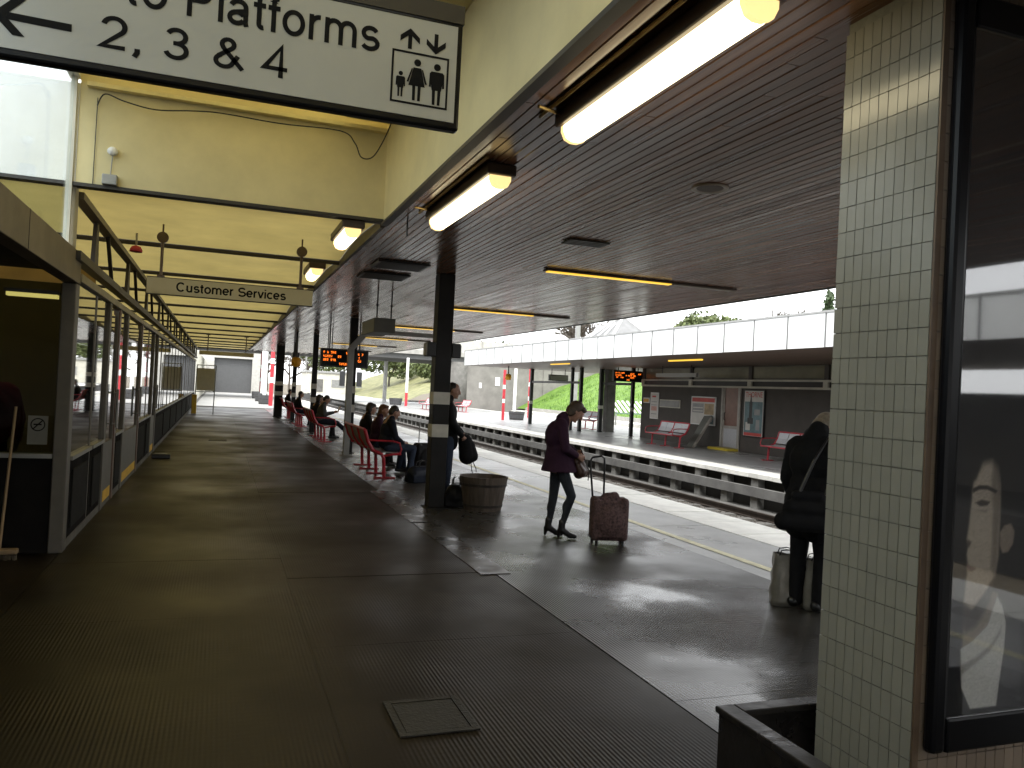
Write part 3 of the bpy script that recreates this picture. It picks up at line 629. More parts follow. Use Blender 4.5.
# ------------------------------------------------------------------ canopy posts
def post(x, y, wd, label, bands=True, m=POLE, grp='black canopy posts'):
    t = thing('canopy_post', label, 'post', (x, y, 0), group=grp)
    h = wd / 2
    B(x - h, x + h, y - h, y + h, 0.012, ROOF - .002).build('shaft', m, t, bev=.008)
    B(x - h - .04, x + h + .04, y - h - .04, y + h + .04, 0.001, .012).build('base_plate', m, t)
    if bands:
        for za, zb in ((.99, 1.17), (1.45, 1.62)): B(x - h - .003, x + h + .003, y - h - .003, y + h + .003, za, zb).build('white_band', WHITEBAND, t)
    return t
post(2.92, 10.95, .23, 'black canopy post with two white bands beside the wooden tub')
post(3.0, 19.6, .18, 'black canopy post just behind the grey display post')
post(2.97, 27.5, .17, 'thin black canopy post to the left of the orange departure display')
post(3.0, 35.5, .17, 'thin black canopy post beside the seated person with the far red bench')
post(2.56, 38.2, .36, 'thickest black canopy post with white bands before the bright far platform')
post(3.0, 46, .17, 'farthest black canopy post at the end of the row', bands=True)
# loudspeakers on the first post
ls = thing('speaker_pair', 'black loudspeaker box pointing left on the nearest black post', 'loudspeaker', (2.8, 10.9, 2.2), group='loudspeakers on the nearest post')
B(2.68, 2.803, 10.82, 11.04, 2.11, 2.31).build('speaker_box', BLACK, ls, bev=.012)
B(2.668, 2.679, 10.84, 11.02, 2.13, 2.29).build('grille', PERF, ls)
ls.name = 'loudspeaker'
l2 = thing('loudspeaker', 'black loudspeaker box pointing right on the nearest black post', 'loudspeaker', (3.04, 10.9, 2.2), group='loudspeakers on the nearest post')
B(3.037, 3.16, 10.82, 11.04, 2.11, 2.31).build('speaker_box', BLACK, l2, bev=.012)
B(3.161, 3.172, 10.84, 11.02, 2.13, 2.29).build('grille', PERF, l2)
# grey cranked post with the departure display
gp = thing('display_post', 'grey steel cranked post reaching over to a horizontal arm', 'post', (2.9, 19.2, 0))
B(2.78, 2.92, 18.85, 19.0, 0.01, 2.52).build('shaft', GREYST, gp, bev=.01)
MB().bar((2.85, 18.92, 2.50), (3.25, 18.92, 2.98), .13, .13, (0, 1, 0)).build('crank', GREYST, gp)
MB().bar((3.22, 18.92, 2.93), (5.0, 18.92, 2.93), .12, .10).build('arm', GREYST, gp)
B(2.72, 2.98, 18.79, 19.06, .001, .01).build('base_plate', GREYST, gp)
def led_lines(parent, ox, oy, oz, spec, basis, px=.0115):
    m_ = MB()
    for (u, v, n, hgt) in spec:
        uu = u
        for k in range(n):
            ch = rnd.random()
            if ch < .86:
                for r in range(5):
                    for c in range(3):
                        if rnd.random() < .62:
                            a = uu + c * px; b = v + r * px * hgt; q = px * .42
                            m_.prism([(a - q, b - q), (a + q, b - q), (a + q, b + q), (a - q, b + q)], basis, (ox, oy, oz), .002)
            uu += px * 4
    return stuff(m_.build('led_text', LED, parent))
dp = thing('departure_display', 'black departure display with orange lettering hanging near the grey post', 'display', (2.9, 20.4, 2.1))
B(2.33, 3.52, 20.4, 20.56, 2.08, 2.54).build('case', BLACK, dp, bev=.012)
B(2.37, 3.48, 20.394, 20.399, 2.12, 2.50).build('screen', BLACKG, dp)
for x in (2.55, 3.3): MB().tube((x, 20.48, 2.54), (x, 20.48, ROOF), .018).build('hanger_rod', BLACK, dp)
led_lines(dp, 2.40, 20.393, 2.12, [(.0, .30, 8, 1), (.56, .30, 5, 1), (.86, .28, 3, 1), (0, .2, 5, 1), (.36, .2, 2, 1), (.6, .19, 7, 1), (0, .11, 7, 1), (.86, .11, 3, 1), (.4, .015, 5, 1.1)], FRONT)
# hanging items under the plank ceiling
hb = thing('hanging_sign_box', 'plain grey box sign hung on two rods seen from its end', 'sign', (2.5, 13.6, 2.6))
B(2.36, 2.72, 13.3, 14.5, 2.56, 2.80).build('case', mat('grey_sign_case', (.13, .13, .12), .5), hb, bev=.01)
for x, y in ((2.42, 13.4), (2.66, 13.4)):
    MB().tube((x, y, 2.8), (x, y, ROOF), .013).build('rod', BLACK, hb)
    MB().ball((x, y, 3.02), .025).build('rod_joint', BLACK, hb)
for y, lab in ((10.15, 'dark flat vent panel nearest the camera on the plank ceiling'), (11.3, 'second dark flat vent panel on the plank ceiling')):
    v = thing('ceiling_vent', lab, 'vent', (2.1, y, ROOF), group='ceiling vent panels')
    B(1.82, 2.5, y, y + .62, ROOF - .03, ROOF - .004).build('vent_frame', BLACK, v, bev=.004)
    for k in range(9): B(1.86, 2.46, y + .04 + k * .062, y + .07 + k * .062, ROOF - .036, ROOF - .0305).build('slat', BEAMD, v)
v = thing('ceiling_vent', 'small grey slotted grille on the plank ceiling left of the long strip lamp', 'vent', (3.55, 7.6, ROOF), group='ceiling vent panels')
for k in range(4): B(3.3, 3.75, 7.5 + k * .07, 7.54 + k * .07, ROOF - .02, ROOF - .004).build('slat', BEAMD, v)
sp = thing('ceiling_speaker', 'round grille set flush in the plank ceiling', 'ceiling speaker', (3.39, 5.16, ROOF))
MB().lathe([(.10, -.004), (.125, -.012), (.135, -.012), (.14, -.002)], (3.39, 5.16, ROOF), 28, False).build('ring', mat('speaker_ring', (.4, .33, .26), .4), sp, smooth=True)
MB().lathe([(.0, -.006), (.098, -.006)], (3.39, 5.16, ROOF), 28, False).build('grille', mat('speaker_grille', (.13, .09, .065), .6), sp)
def batten(x, y0, y1, label, yel=False, grp='fluorescent battens'):
    t = thing('fluorescent_lamp', label, 'lamp', (x, (y0 + y1) / 2, ROOF), group=grp)
    B(x - .11, x + .11, y0 - .03, y1 + .03, ROOF - .085, ROOF - .004).build('housing', LAMPH, t, bev=.012)
    prof = [(-.075, 0), (-.075, -.03), (-.055, -.07), (-.02, -.085), (.02, -.085), (.055, -.07), (.075, -.03), (.075, 0)]
    MB().prism(prof, ((1, 0, 0), (0, 0, 1), (0, 1, 0)), (x, y0 + .03, ROOF - .0855), y1 - y0 - .06).build('diffuser', TUBE, t, smooth=False)
    for q in (y0, y1 - .03): MB().prism([(a * 1.04, b * 1.05) for a, b in prof], ((1, 0, 0), (0, 0, 1), (0, 1, 0)), (x, q, ROOF - .0857), .03).build('end_cap', mat('glowing_end_cap', (.7, .5, .2), .45, emis=((1, .68, .28), .5)), t)
    return t
L1 = batten(1.83, 2.5, 4.2, 'nearest and largest lit fluorescent batten on the plank ceiling')
MB().tube((1.66, 2.2, ROOF - .012), (1.66, 4.3, ROOF - .012), .011).tube((1.57, 4.1, ROOF - .03), (1.80, 4.18, ROOF - .03), .011).build('conduit', BRASS, L1)
L2 = batten(1.79, 5.35, 7.1, 'second lit fluorescent batten along the plank ceiling edge')
MB().tube((1.64, 5.2, ROOF - .012), (1.64, 7.2, ROOF - .012), .011).tube((1.53, 6.9, ROOF - .03), (1.76, 6.98, ROOF - .03), .011).build('conduit', BRASS, L2)
MB().tube((1.62, 7.6, ROOF), (1.62, 7.6, ROOF - .16), .008).build('loose_wire', BLACK, L2)
batten(1.15, 7.9, 8.75, 'lit batten lamp peeping below the first yellow bay beam')
batten(1.15, 10.98, 11.75, 'lit batten lamp under the second yellow bay above the service sign')
for k, y in enumerate((9.55, 15.25, 21.1, 26.9, 32.6, 38.4)):
    a = 3.86 if k == 0 else 4.1
    nm = ['nearest', 'second', 'third', 'fourth', 'fifth', 'sixth'][k]
    t = thing('strip_lamp', nm + ' transverse strip lamp recessed across the plank ceiling, half lit yellow', 'lamp', (5, y, ROOF), group='transverse strip lamps')
    B(a, 6.75, y - .07, y + .07, ROOF - .028, ROOF - .003).build('housing', LAMPH, t, bev=.004)
    B(a + .03, a + 1.85, y - .048, y + .048, ROOF - .040, ROOF - .0285).build('lit_diffuser', STRIP, t)
    B(a + 1.9, 6.7, y - .048, y + .048, ROOF - .036, ROOF - .0285).build('unlit_diffuser', mat('unlit_diffuser', (.25, .22, .17), .4), t)

# ------------------------------------------------------------------ hanging signs
sg = thing('platforms_sign', 'large white hanging sign with left arrow pointing to platforms 2, 3 and 4', 'sign', (0, 3.6, 2.9))
SY = 3.6
B(-2.3, .985, SY, SY + .06, 2.872, 3.372).build('case', BLACKG, sg, bev=.012)
B(-2.27, .958, SY - .006, SY - .0005, 2.905, 3.352).build('face', SIGNW, sg)
B(-2.3, .99, SY + .005, SY + .05, 3.374, 3.46).build('top_rail', BEAMD, sg)
for x in (-1.4, .82): B(x - .02, x + .02, SY + .01, SY + .045, 3.461, 4.28).build('hanger', BLACK, sg)
FO = (0, SY - .007, 0)
signtext('Access to Platforms', -1.13, .600, 3.163, .155, FRONT, FO, INK, sg)
signtext('2,', -.53, -.355, 2.972, .132, FRONT, FO, INK, sg); signtext('3', -.295, -.178, 2.972, .132, FRONT, FO, INK, sg); signtext('&', -.10, .035, 2.972, .132, FRONT, FO, INK, sg); signtext('4', .098, .218, 2.972, .132, FRONT, FO, INK, sg)
ar = MB()
ar.prism([(-.862, 3.016), (-.622, 3.010), (-.622, 3.040), (-.862, 3.044)], FRONT, FO, .0015)
ar.prism([(-.895, 3.03), (-.853, 3.03), (-.782, 3.104), (-.824, 3.104)], FRONT, FO, .0018)
ar.prism([(-.895, 3.03), (-.824, 2.958), (-.782, 2.958), (-.853, 3.03)], FRONT, FO, .0021)
ar.build('arrow_mark', INK, sg)
pc = MB()
def frame2(u0, u1, v0, v1, t):
    pc.prism([(u0, v0), (u1, v0), (u1, v0 + t), (u0, v0 + t)], FRONT, FO, .0015); pc.prism([(u0, v1 - t), (u1, v1 - t), (u1, v1), (u0, v1)], FRONT, FO, .0015)
    pc.prism([(u0, v0 + t), (u0 + t, v0 + t), (u0 + t, v1 - t), (u0, v1 - t)], FRONT, FO, .0015); pc.prism([(u1 - t, v0 + t), (u1, v0 + t), (u1, v1 - t), (u1 - t, v1 - t)], FRONT, FO, .0015)
frame2(.656, .922, 2.957, 3.196, .009)
def disc(u, v, r): pc.prism([(u + r * math.cos(a * math.pi / 9), v + r * math.sin(a * math.pi / 9)) for a in range(18)], FRONT, FO, .0015)
def figure(u, b, h, skirt):
    k = h / .2
    disc(u, b + .183 * k, .017 * k)
    if skirt:
        pc.prism([(u - .019 * k, b + .158 * k), (u + .019 * k, b + .158 * k), (u + .04 * k, b + .07 * k), (u - .04 * k, b + .07 * k)], FRONT, FO, .0015)
    else:
        pc.prism([(u - .036 * k, b + .15 * k), (u - .028 * k, b + .16 * k), (u + .028 * k, b + .16 * k), (u + .036 * k, b + .15 * k), (u + .023 * k, b + .07 * k), (u - .023 * k, b + .07 * k)], FRONT, FO, .0015)
    for s_ in (-1, 1):
        pc.prism([(u + s_ * .006 * k, b + .07 * k), (u + s_ * .021 * k, b + .07 * k), (u + s_ * .019 * k, b), (u + s_ * .006 * k, b)], FRONT, FO, .0018)
        q = .028 if skirt else .036; w2 = .05 if skirt else .038
        pc.prism([(u + s_ * (q - .006) * k, b + .152 * k), (u + s_ * q * k, b + .152 * k), (u + s_ * w2 * k, b + .085 * k), (u + s_ * (w2 - .01) * k, b + .085 * k)], FRONT, FO, .0021)
figure(.70, 2.985, .115, False); figure(.775, 2.977, .19, True); figure(.868, 2.972, .19, False)
for u, s_ in ((.735, 1), (.857, -1)):
    c_ = 3.253
    pc.prism([(u - .009, c_ - .045 * s_), (u + .009, c_ - .045 * s_), (u + .009, c_ + .03 * s_), (u - .009, c_ + .03 * s_)], FRONT, FO, .0015)
    for e in (-1, 1): pc.prism([(u, c_ + .048 * s_), (u, c_ + .022 * s_), (u + e * .045, c_ - .016 * s_), (u + e * .045, c_ + .010 * s_)], FRONT, FO, .0018)
pc.build('pictogram', INK, sg)
cs = thing('customer_services_sign', 'beige hanging sign reading Customer Services below the yellow ceiling', 'sign', (.1, 9.9, 2.6))
B(-.83, 1.0, 9.9, 9.97, 2.585, 2.77).build('board', SIGNY, cs, bev=.003)
B(-.835, 1.005, 9.895, 9.975, 2.578, 2.584).build('edge_strip', BEAMD, cs)
B(-.835, 1.005, 9.895, 9.975, 2.771, 2.777).build('edge_strip', BEAMD, cs)
signtext('Customer Services', -.525, .69, 2.628, .105, FRONT, (0, 9.899, 0), INK, cs, .13)
for x in (-.69, .85):
    MB().tube((x, 9.935, 2.777), (x, 9.935, 3.25), .017).build('rod', BRONZE, cs)
    MB().tube((x, 9.935, 3.24), (x, 9.935, 3.45), .01).build('rod', BRONZE, cs)
    MB().tube((x, 9.91, 3.23), (x, 9.96, 3.23), .062, None, 20).build('rod_disc', BRONZE, cs, smooth=False)
    B(x - .04, x + .04, 9.91, 9.96, 2.778, 2.80).build('clamp', BRONZE, cs)
rs = thing('far_hanging_sign', 'small distant sign board hung on two rods from the far yellow bays', 'sign', (.6, 33, 2.6))
B(-.8, 1.2, 33, 33.06, 2.52, 2.68).build('board', SIGNY, rs)
for x in (-.5, .9):
    MB().tube((x, 33.03, 2.68), (x, 33.03, 3.4), .02).build('rod', BRONZE, rs)
    B(x - .08, x + .08, 32.95, 33.1, 3.28, 3.31).build('clamp', BRONZE, rs)

# ================================================================== OBJECTS ON OUR PLATFORM
# ------------------------------------------------------------------ wooden tub planter
def tub(x, y, label, r0=.26, r1=.34, h=.47, staves=26, name='wooden_tub', m=None, grp=None):
    t = thing(name, label, 'planter', (x, y, 0), group=grp); m = m or BARREL
    s0 = None
    for k in range(staves):
        a = 2 * math.pi * k / staves; hw0 = math.pi / staves * r0 * .97; hw1 = math.pi / staves * r1 * .97
        if s0 is None:
            q = MB(); q.add([(r0 - .022, -hw0, 0), (r0, -hw0, 0), (r0, hw0, 0), (r0 - .022, hw0, 0), (r1 - .022, -hw1, h), (r1, -hw1, h), (r1, hw1, h), (r1 - .022, hw1, h)],
                            [(3, 2, 1, 0), (4, 5, 6, 7), (0, 1, 5, 4), (1, 2, 6, 5), (2, 3, 7, 6), (3, 0, 4, 7)])
            s0 = q.build('stave', m, bev=.003); s0.parent = t; s0.rotation_euler = (0, 0, a)
        else: inst(s0, 'stave', (0, 0, 0), t, (0, 0, a))
    for z in (.07, .36):
        rr = r0 + (r1 - r0) * z / h
        MB().lathe([(rr + .0005, -.018), (rr + .006, -.018), (rr + .012, .018), (rr + .0035, .018)], (x, y, z), 32, False).build('hoop', mat('tub_iron_hoop', (.05, .042, .038), .5, metal=.5, var=.3, scale=9), t)
    MB().lathe([(.001, h - .09), (r1 - .035, h - .09)], (x, y, 0), 24, False).build('soil', EARTH, t)
    return t
tub(3.56, 10.72, 'brown wooden half barrel tub beside the nearest black post')

# ------------------------------------------------------------------ benches
def bench(x, y, n, label, face=1, panel=None, grp='red framed benches on our platform', pitch=.78):
    """n double panels long, along Y, facing +X (face=1) or -X"""
    t = thing('bench', label, 'bench', (x, y, 0), 0 if face > 0 else math.pi, grp)
    off = MB(); WL[t] = Vector((0, 0, 0)); panel = panel or PERF
    L = n * pitch
    for k in range(n + 1):
        yy = -L / 2 + k * L / n
        f = MB()
        f.path([(.02, yy, .02), (.0, yy, .36), (-.04, yy, .43), (-.20, yy, .50), (-.30, yy, .66), (-.36, yy, .86)], .032, 8)
        f.path([(.0, yy, .40), (.16, yy, .43), (.30, yy, .44)], .022, 8)
        if k in (0, n):
            f.path([(.29, yy, .44), (.32, yy, .52), (.28, yy, .64), (.16, yy, .67), (-.30, yy, .68)], .016, 8)
        f.box(-.16, .22, yy - .035, yy + .035, .001, .022)
        f.build('end_frame' if k in (0, n) else 'middle_frame', RED, t, smooth=False)
    r = MB(); r.tube((.30, -L / 2, .44), (.30, L / 2, .44), .024).tube((-.1, -L / 2, .435), (-.1, L / 2, .435), .018); r.build('front_rail', RED, t)
    MB().tube((-.37, -L / 2, .87), (-.37, L / 2, .87), .026).build('top_rail', RED, t)
    for k in range(n):
        ya, yb = -L / 2 + k * L / n + .04, -L / 2 + (k + 1) * L / n - .04
        q = MB(); q.prism([(.29, .455), (.30, .445), (-.13, .455), (-.19, .475), (-.17, .49), (-.12, .47)], ((1, 0, 0), (0, 0, 1), (0, 1, 0)), (0, ya, 0), yb - ya); q.build('seat_panel', panel, t)
        for (a, b) in ((ya, (ya + yb) / 2 - .012), ((ya + yb) / 2 + .012, yb)):
            q = MB(); q.prism([(-.215, .53), (-.20, .535), (-.29, .68), (-.345, .85), (-.36, .845), (-.305, .675)], ((1, 0, 0), (0, 0, 1), (0, 1, 0)), (0, a, 0), b - a); q.build('back_panel', panel, t)
    return t
bench(2.85, 15.55, 3, 'red framed grey bench nearest the camera with three people')
bench(2.85, 24.3, 3, 'second red framed bench with a person reading, legs stretched out')
bench(2.9, 31.6, 3, 'third red framed bench beyond with one person seated')
bench(3.0, 37.6, 2, 'farthest red framed bench beside the thick black post')

# ------------------------------------------------------------------ people
def cloth(name, c, rough=.85, **k): return mat(name, c, rough, spec=.2, var=.25, scale=14, bump=.25, bscale=60, world=False, **k)
DARKCOAT = cloth('black_wool', (.008, .008, .009)); PLUM = cloth('plum_coat', (.035, .014, .03)); NAVY = cloth('navy_cloth', (.012, .014, .022)); JEANS = cloth('dark_denim', (.03, .04, .065))
TIGHTS = cloth('grey_tights', (.03, .034, .042)); GREYC = cloth('grey_cloth', (.06, .06, .06)); BOOT = mat('black_leather', (.008, .008, .008), .35, world=False); BROWNL = mat('brown_leather', (.06, .03, .02), .4, world=False)
HAIRD = mat('dark_hair', (.018, .012, .009), .5, var=.4, scale=30, bump=.5, bscale=90, world=False); HAIRB = mat('auburn_hair', (.11, .045, .02), .5, var=.4, scale=30, bump=.5, bscale=90, world=False); HAIRG = mat('sandy_grey_hair', (.22, .18, .13), .55, var=.3, scale=30, bump=.5, bscale=90, world=False)
HAIRBR = mat('brown_hair', (.055, .035, .022), .5, var=.4, scale=30, bump=.5, bscale=90, world=False)
def hand(b, wrist, dr, palm_n, curl=.6, s=1.0, thumb=1):
    """palm and five bent fingers; dr = pointing direction, palm_n = palm normal"""
    w_ = Vector(wrist); dr = Vector(dr).normalized(); pn = Vector(palm_n); pn = (pn - dr * pn.dot(dr)).normalized(); side = dr.cross(pn).normalized()
    b.cap(w_, w_ + dr * .03 * s, .024 * s, .027 * s, 8)
    for i, ln in enumerate((.068, .078, .073, .058)):
        base = w_ + dr * .075 * s + side * (i - 1.5) * .020 * s
        b.cap(w_ + dr * .02 * s + side * (i - 1.5) * .012 * s, base, .014 * s, .0125 * s, 7)
        a1, a2 = curl * .7, curl * 1.7
        k1 = base + (dr * math.cos(a1) + pn * math.sin(a1)) * ln * .5 * s; k2 = k1 + (dr * math.cos(a2) + pn * math.sin(a2)) * ln * .5 * s
        b.cap(base, k1, .0105 * s, .0095 * s, 7); b.cap(k1, k2, .0095 * s, .008 * s, 7)
    t0 = w_ + dr * .025 * s + side * -.028 * s * thumb; t1 = t0 + (dr * .7 - side * thumb * .6 + pn * .4).normalized() * .035 * s; t2 = t1 + (dr * .8 + pn * .7).normalized() * .03 * s
    b.cap(t0, t1, .014 * s, .011 * s, 7); b.cap(t1, t2, .011 * s, .009 * s, 7)
def head(b, c, pitch=0, yaw=0, s=1.0):
    """head about a centre, facing +x, nodding by pitch: skull, jaw, nose, brow, lips, ears"""
    mt = Matrix.Translation(Vector(c)) @ Matrix.Rotation(yaw, 4, 'Z') @ Matrix.Rotation(pitch, 4, 'Y')
    P = lambda x, y, z: mt @ Vector((x * s, y * s, z * s))
    q = MB(); q.ball((0, 0, 0), (.095, .076, .108), 14, 10); q.ball((.028, 0, -.06), (.066, .058, .062), 12, 8); q.ball((-.025, 0, .02), (.085, .076, .09), 12, 8)
    q.ball((.075, 0, -.095), (.026, .03, .02), 8, 6)
    q.cap((.092, 0, .015), (.112, 0, -.028), .010, .0155, 8)
    q.cap((.078, -.034, .026), (.078, .034, .026), .015, .015, 8)
    q.cap((.086, -.018, -.062), (.086, .018, -.062), .0095, .0095, 8)
    for e in (-1, 1): q.ball((-.008, e * .078, -.012), (.022, .012, .034), 8, 6); q.ball((.06, e * .04, -.03), (.03, .026, .03), 8, 6)
    b.add([mt @ (Vector(v) * s) for v in q.v], q.f)
    b.cap(P(-.02, 0, -.06), P(-.055, 0, -.165), .054 * s, .058 * s, 10)
    return P, mt
def hair_cap(P, s=1.0, back=0, front=.05, fringe=False):
    q = MB(); hs = MB(); hs.ball((0, 0, 0), 1, 18, 14)
    for v in hs.v:
        x, y, z = v; sh = (-.018 + x * .09, y * .088, .022 + z * .104); q.v.append(P(*sh))
    q.f = list(hs.f)
    return q
def person(label, loc, rz, skin_b, clothes, hair=None, voxel=.011, extra=None):
    """skin_b: MB of the body; clothes: list of (name, MB, material)"""
    t = thing('person', label, 'person', loc, rz); WL[t] = Vector((0, 0, 0))
    blob('body', skin_b, SKIN, t, voxel, 3)
    for nm, b, m in clothes: blob(nm, b, m, t, voxel, 12 if nm in ('coat', 'jacket') else 4)
    return t
def hairblob(P, parts): 
    q = MB()
    for (c, r) in parts:
        z = MB(); z.ball((0, 0, 0), r, 12, 9); q.add([P(*(Vector(v) + Vector(c))) for v in z.v], z.f)
    return q
HAIR_SHORT = [((-.022, 0, .030), (.096, .086, .094)), ((-.06, 0, -.02), (.056, .078, .075))]
HAIR_BOB = HAIR_SHORT + [((-.03, .07, -.03), (.05, .025, .075)), ((-.03, -.07, -.03), (.05, .025, .075)), ((.05, 0, .075), (.05, .07, .035))]
HAIR_LONG = HAIR_BOB + [((-.075, 0, -.12), (.05, .085, .12)), ((-.085, 0, -.22), (.045, .08, .10))]

def legs_boots(b, boots, leg, heel=0):
    pass
# --- the woman with the case, looking down into her bag (faces local +x)
sk = MB(); P, _ = head(sk, (.17, .0, 1.485), .75, 0, .98)
sk.cap((.06, 0, 1.38), (.02, 0, 1.30), .06, .08); sk.cap((0, 0, 1.28), (-.03, 0, .85), .10, .11)
sk.cap((.02, .15, 1.30), (.07, .2, 1.08), .04, .036); sk.cap((.05, .2, 1.08), (.2, .1, .99), .034, .026); sk.cap((.02, -.16, 1.30), (.06, -.2, 1.06), .04, .036); sk.cap((.05, -.2, 1.06), (.21, -.06, .97), .034, .026)
hand(sk, (.2, .1, .99), (.8, -.4, -.3), (0, -1, -.2), .9); hand(sk, (.21, -.06, .97), (.8, .3, -.4), (0, 1, -.2), .9, 1, -1)
tg = MB()
tg.cap((-.02, .075, .82), (-.045, .08, .46), .08, .055); tg.cap((-.045, .08, .46), (-.08, .07, .14), .057, .034); tg.ball((-.065, .08, .33), (.052, .05, .09))
tg.cap((.03, -.075, .82), (.16, -.08, .50), .08, .056); tg.cap((.16, -.08, .50), (.07, -.07, .15), .057, .034); tg.ball((.11, -.08, .36), (.052, .05, .09))
bt = MB()
for (ax, ay) in ((-.085, .07), (.07, -.07)):
    bt.cap((ax, ay, .19), (ax - .005, ay, .10), .043, .042); bt.cap((ax, ay, .10), (ax + .09, ay, .045), .042, .034); bt.cap((ax + .09, ay, .04), (ax + .155, ay, .028), .035, .026); bt.cap((ax - .03, ay, .09), (ax - .035, ay, .02), .028, .019)
ct = MB()
ct.cap((.03, .0, 1.37), (.0, 0, 1.30), .085, .10); ct.cap((.0, .12, 1.315), (.0, -.12, 1.315), .082, .082); ct.ball((-.05, 0, 1.18), (.135, .17, .19)); ct.ball((-.03, 0, 1.0), (.13, .16, .17))
sk_ = MB(); sk_.lathe([(.13, 1.10), (.145, 1.0), (.17, .88), (.205, .772)], (0, 0, 0), 20)
ct.add([(v[0] * 1.08 - .01 + (1.1 - v[2]) * .06, v[1], v[2]) for v in sk_.v], sk_.f)
ct.cap((.02, .15, 1.30), (.07, .215, 1.08), .066, .056); ct.cap((.05, .215, 1.08), (.18, .11, 1.0), .055, .042); ct.cap((.02, -.16, 1.30), (.06, -.215, 1.06), .066, .056); ct.cap((.05, -.215, 1.06), (.19, -.07, .975), .055, .042)
ct.cap((.0, .06, 1.39), (.0, -.06, 1.39), .06, .06); ct.cap((.03, .045, 1.42), (.03, -.045, 1.42), .055, .055)
hr = hairblob(P, HAIR_BOB)
WOMAN = person('woman in plum coat and grey tights looking down into her bag', (3.78, 8.62, 0), R(-22), sk, [('coat', ct, PLUM), ('tights', tg, TIGHTS), ('boots', bt, BOOT), ('hair', hr, HAIRBR)], voxel=.0085)
hbg = thing('handbag', 'brown leather handbag held by the woman in the plum coat', 'handbag', (3.78, 8.62, 0), R(-22)); WL[hbg] = Vector((0, 0, 0))
hg = MB(); hg.cap((.21, .0, .90), (.24, .02, .76), .045, .07); hg.cap((.26, .02, .90), (.30, .02, .77), .04, .06); hg.cap((.23, -.03, .85), (.27, -.03, .77), .04, .06)
blob('bag_body', hg, BROWNL, hbg, .01, 5)
MB().path([(.17, -.02, .92), (.20, -.05, 1.03), (.25, -.04, 1.04), (.30, -.02, .92)], .008, 6).build('strap', BROWNL, hbg)
MB().path([(.31, .0, .86), (.36, .01, .8), (.35, .0, .68)], .006, 6).build('loose_strap', BLACK, hbg)

# --- her wheeled case
cz = thing('wheeled_case', 'mottled maroon wheeled case with tall black handle standing by the woman', 'suitcase', (4.25, 8.2, 0), R(-14)); WL[cz] = Vector((0, 0, 0))
MOTTLE = mat('maroon_mottled_fabric', (.05, .022, .022), .8, var=.7, scale=40, c2=(.15, .085, .08), bump=.3, bscale=60, world=False)
cb = MB()
def rbox(b, x0, x1, y0, y1, z0, z1, r):
    for x in (x0 + r, x1 - r):
        for y in (y0 + r, y1 - r):
            b.cap((x, y, z0 + r), (x, y, z1 - r), r, r, 12)
    b.box(x0 + r, x1 - r, y0 + .001, y1 - .001, z0 + r, z1 - r); b.box(x0 + .001, x1 - .001, y0 + r, y1 - r, z0 + r, z1 - r); b.box(x0 + r, x1 - r, y0 + r, y1 - r, z0 + .001, z1 - .001)
rbox(cb, -.215, .215, -.11, .11, .035, .53, .045); cb.cap((-.06, -.02, .5), (.05, -.02, .535), .06, .06); cb.ball((.0, -.02, .54), (.11, .05, .045)); cb.ball((.0, -.11, .27), (.17, .04, .17))
blob('shell', cb, MOTTLE, cz, .012, 6)
for x in (-.15, .15):
    MB().tube((x, .09, .03), (x + .03 * (1 if x > 0 else -1), .09, .03), .03, None, 12).build('wheel', BLACK, cz); MB().tube((x, -.09, .0), (x, -.09, .04), .018).build('foot', BLACK, cz)
hd = MB(); hd.path([(-.18, .085, .5), (-.215, .085, .80), (-.225, .085, .93), (-.205, .085, .965), (-.10, .085, .985), (-.065, .085, .96), (-.06, .085, .90), (-.05, .085, .5)], .012, 8); hd.build('pull_handle', BLACK, cz, smooth=True)
MB().path([(-.22, .05, .08), (-.22, -.05, .08)], .01).build('zip', BLACK, cz)

# --- man with his back to us by the column, bags at his feet
sk = MB(); P, _ = head(sk, (.13, 0, 1.505), .7, R(-12), 1.02)
sk.cap((.06, 0, 1.39), (.0, 0, 1.30), .06, .09); sk.cap((0, 0, 1.28), (0, 0, .9), .12, .13)
sk.cap((.0, .19, 1.33), (-.0, .25, 1.06), .045, .04); sk.cap((0, .25, 1.06), (.10, .26, .84), .038, .03); sk.cap((0, -.19, 1.33), (.06, -.25, 1.07), .045, .04); sk.cap((.06, -.25, 1.07), (.26, -.16, 1.08), .038, .03)
hand(sk, (.10, .26, .84), (.2, 0, -1), (0, -1, 0), 1.0); hand(sk, (.26, -.16, 1.08), (.9, .3, .1), (0, 1, 0), .9, 1, -1)
jk = MB(); jk.cap((.0, .16, 1.345), (.0, -.16, 1.345), .085, .085); jk.ball((-.01, 0, 1.22), (.15, .225, .20)); jk.ball((0, 0, 1.0), (.155, .21, .22)); jk.cap((0, .07, .92), (0, .08, .72), .165, .165); jk.cap((0, -.07, .92), (0, -.08, .72), .165, .165); jk.cap((.03, .05, 1.43), (.03, -.05, 1.43), .075, .075); jk.cap((.0, 0, 1.40), (.05, 0, 1.48), .10, .085); jk.cap((-.02, 0, 1.42), (.03, 0, 1.49), .07, .07)
jk.cap((0, .2, 1.33), (-.0, .26, 1.06), .075, .066); jk.cap((0, .26, 1.06), (.095, .265, .86), .062, .047); jk.cap((0, -.2, 1.33), (.06, -.265, 1.07), .075, .066); jk.cap((.06, -.265, 1.07), (.24, -.17, 1.08), .062, .047)
tr = MB(); tr.cap((0, .095, .8), (-.01, .1, .45), .095, .072); tr.cap((-.01, .1, .45), (-.02, .105, .07), .07, .058); tr.cap((0, -.095, .8), (.05, -.09, .45), .095, .072); tr.cap((.05, -.09, .45), (.03, -.085, .07), .07, .058)
bt = MB()
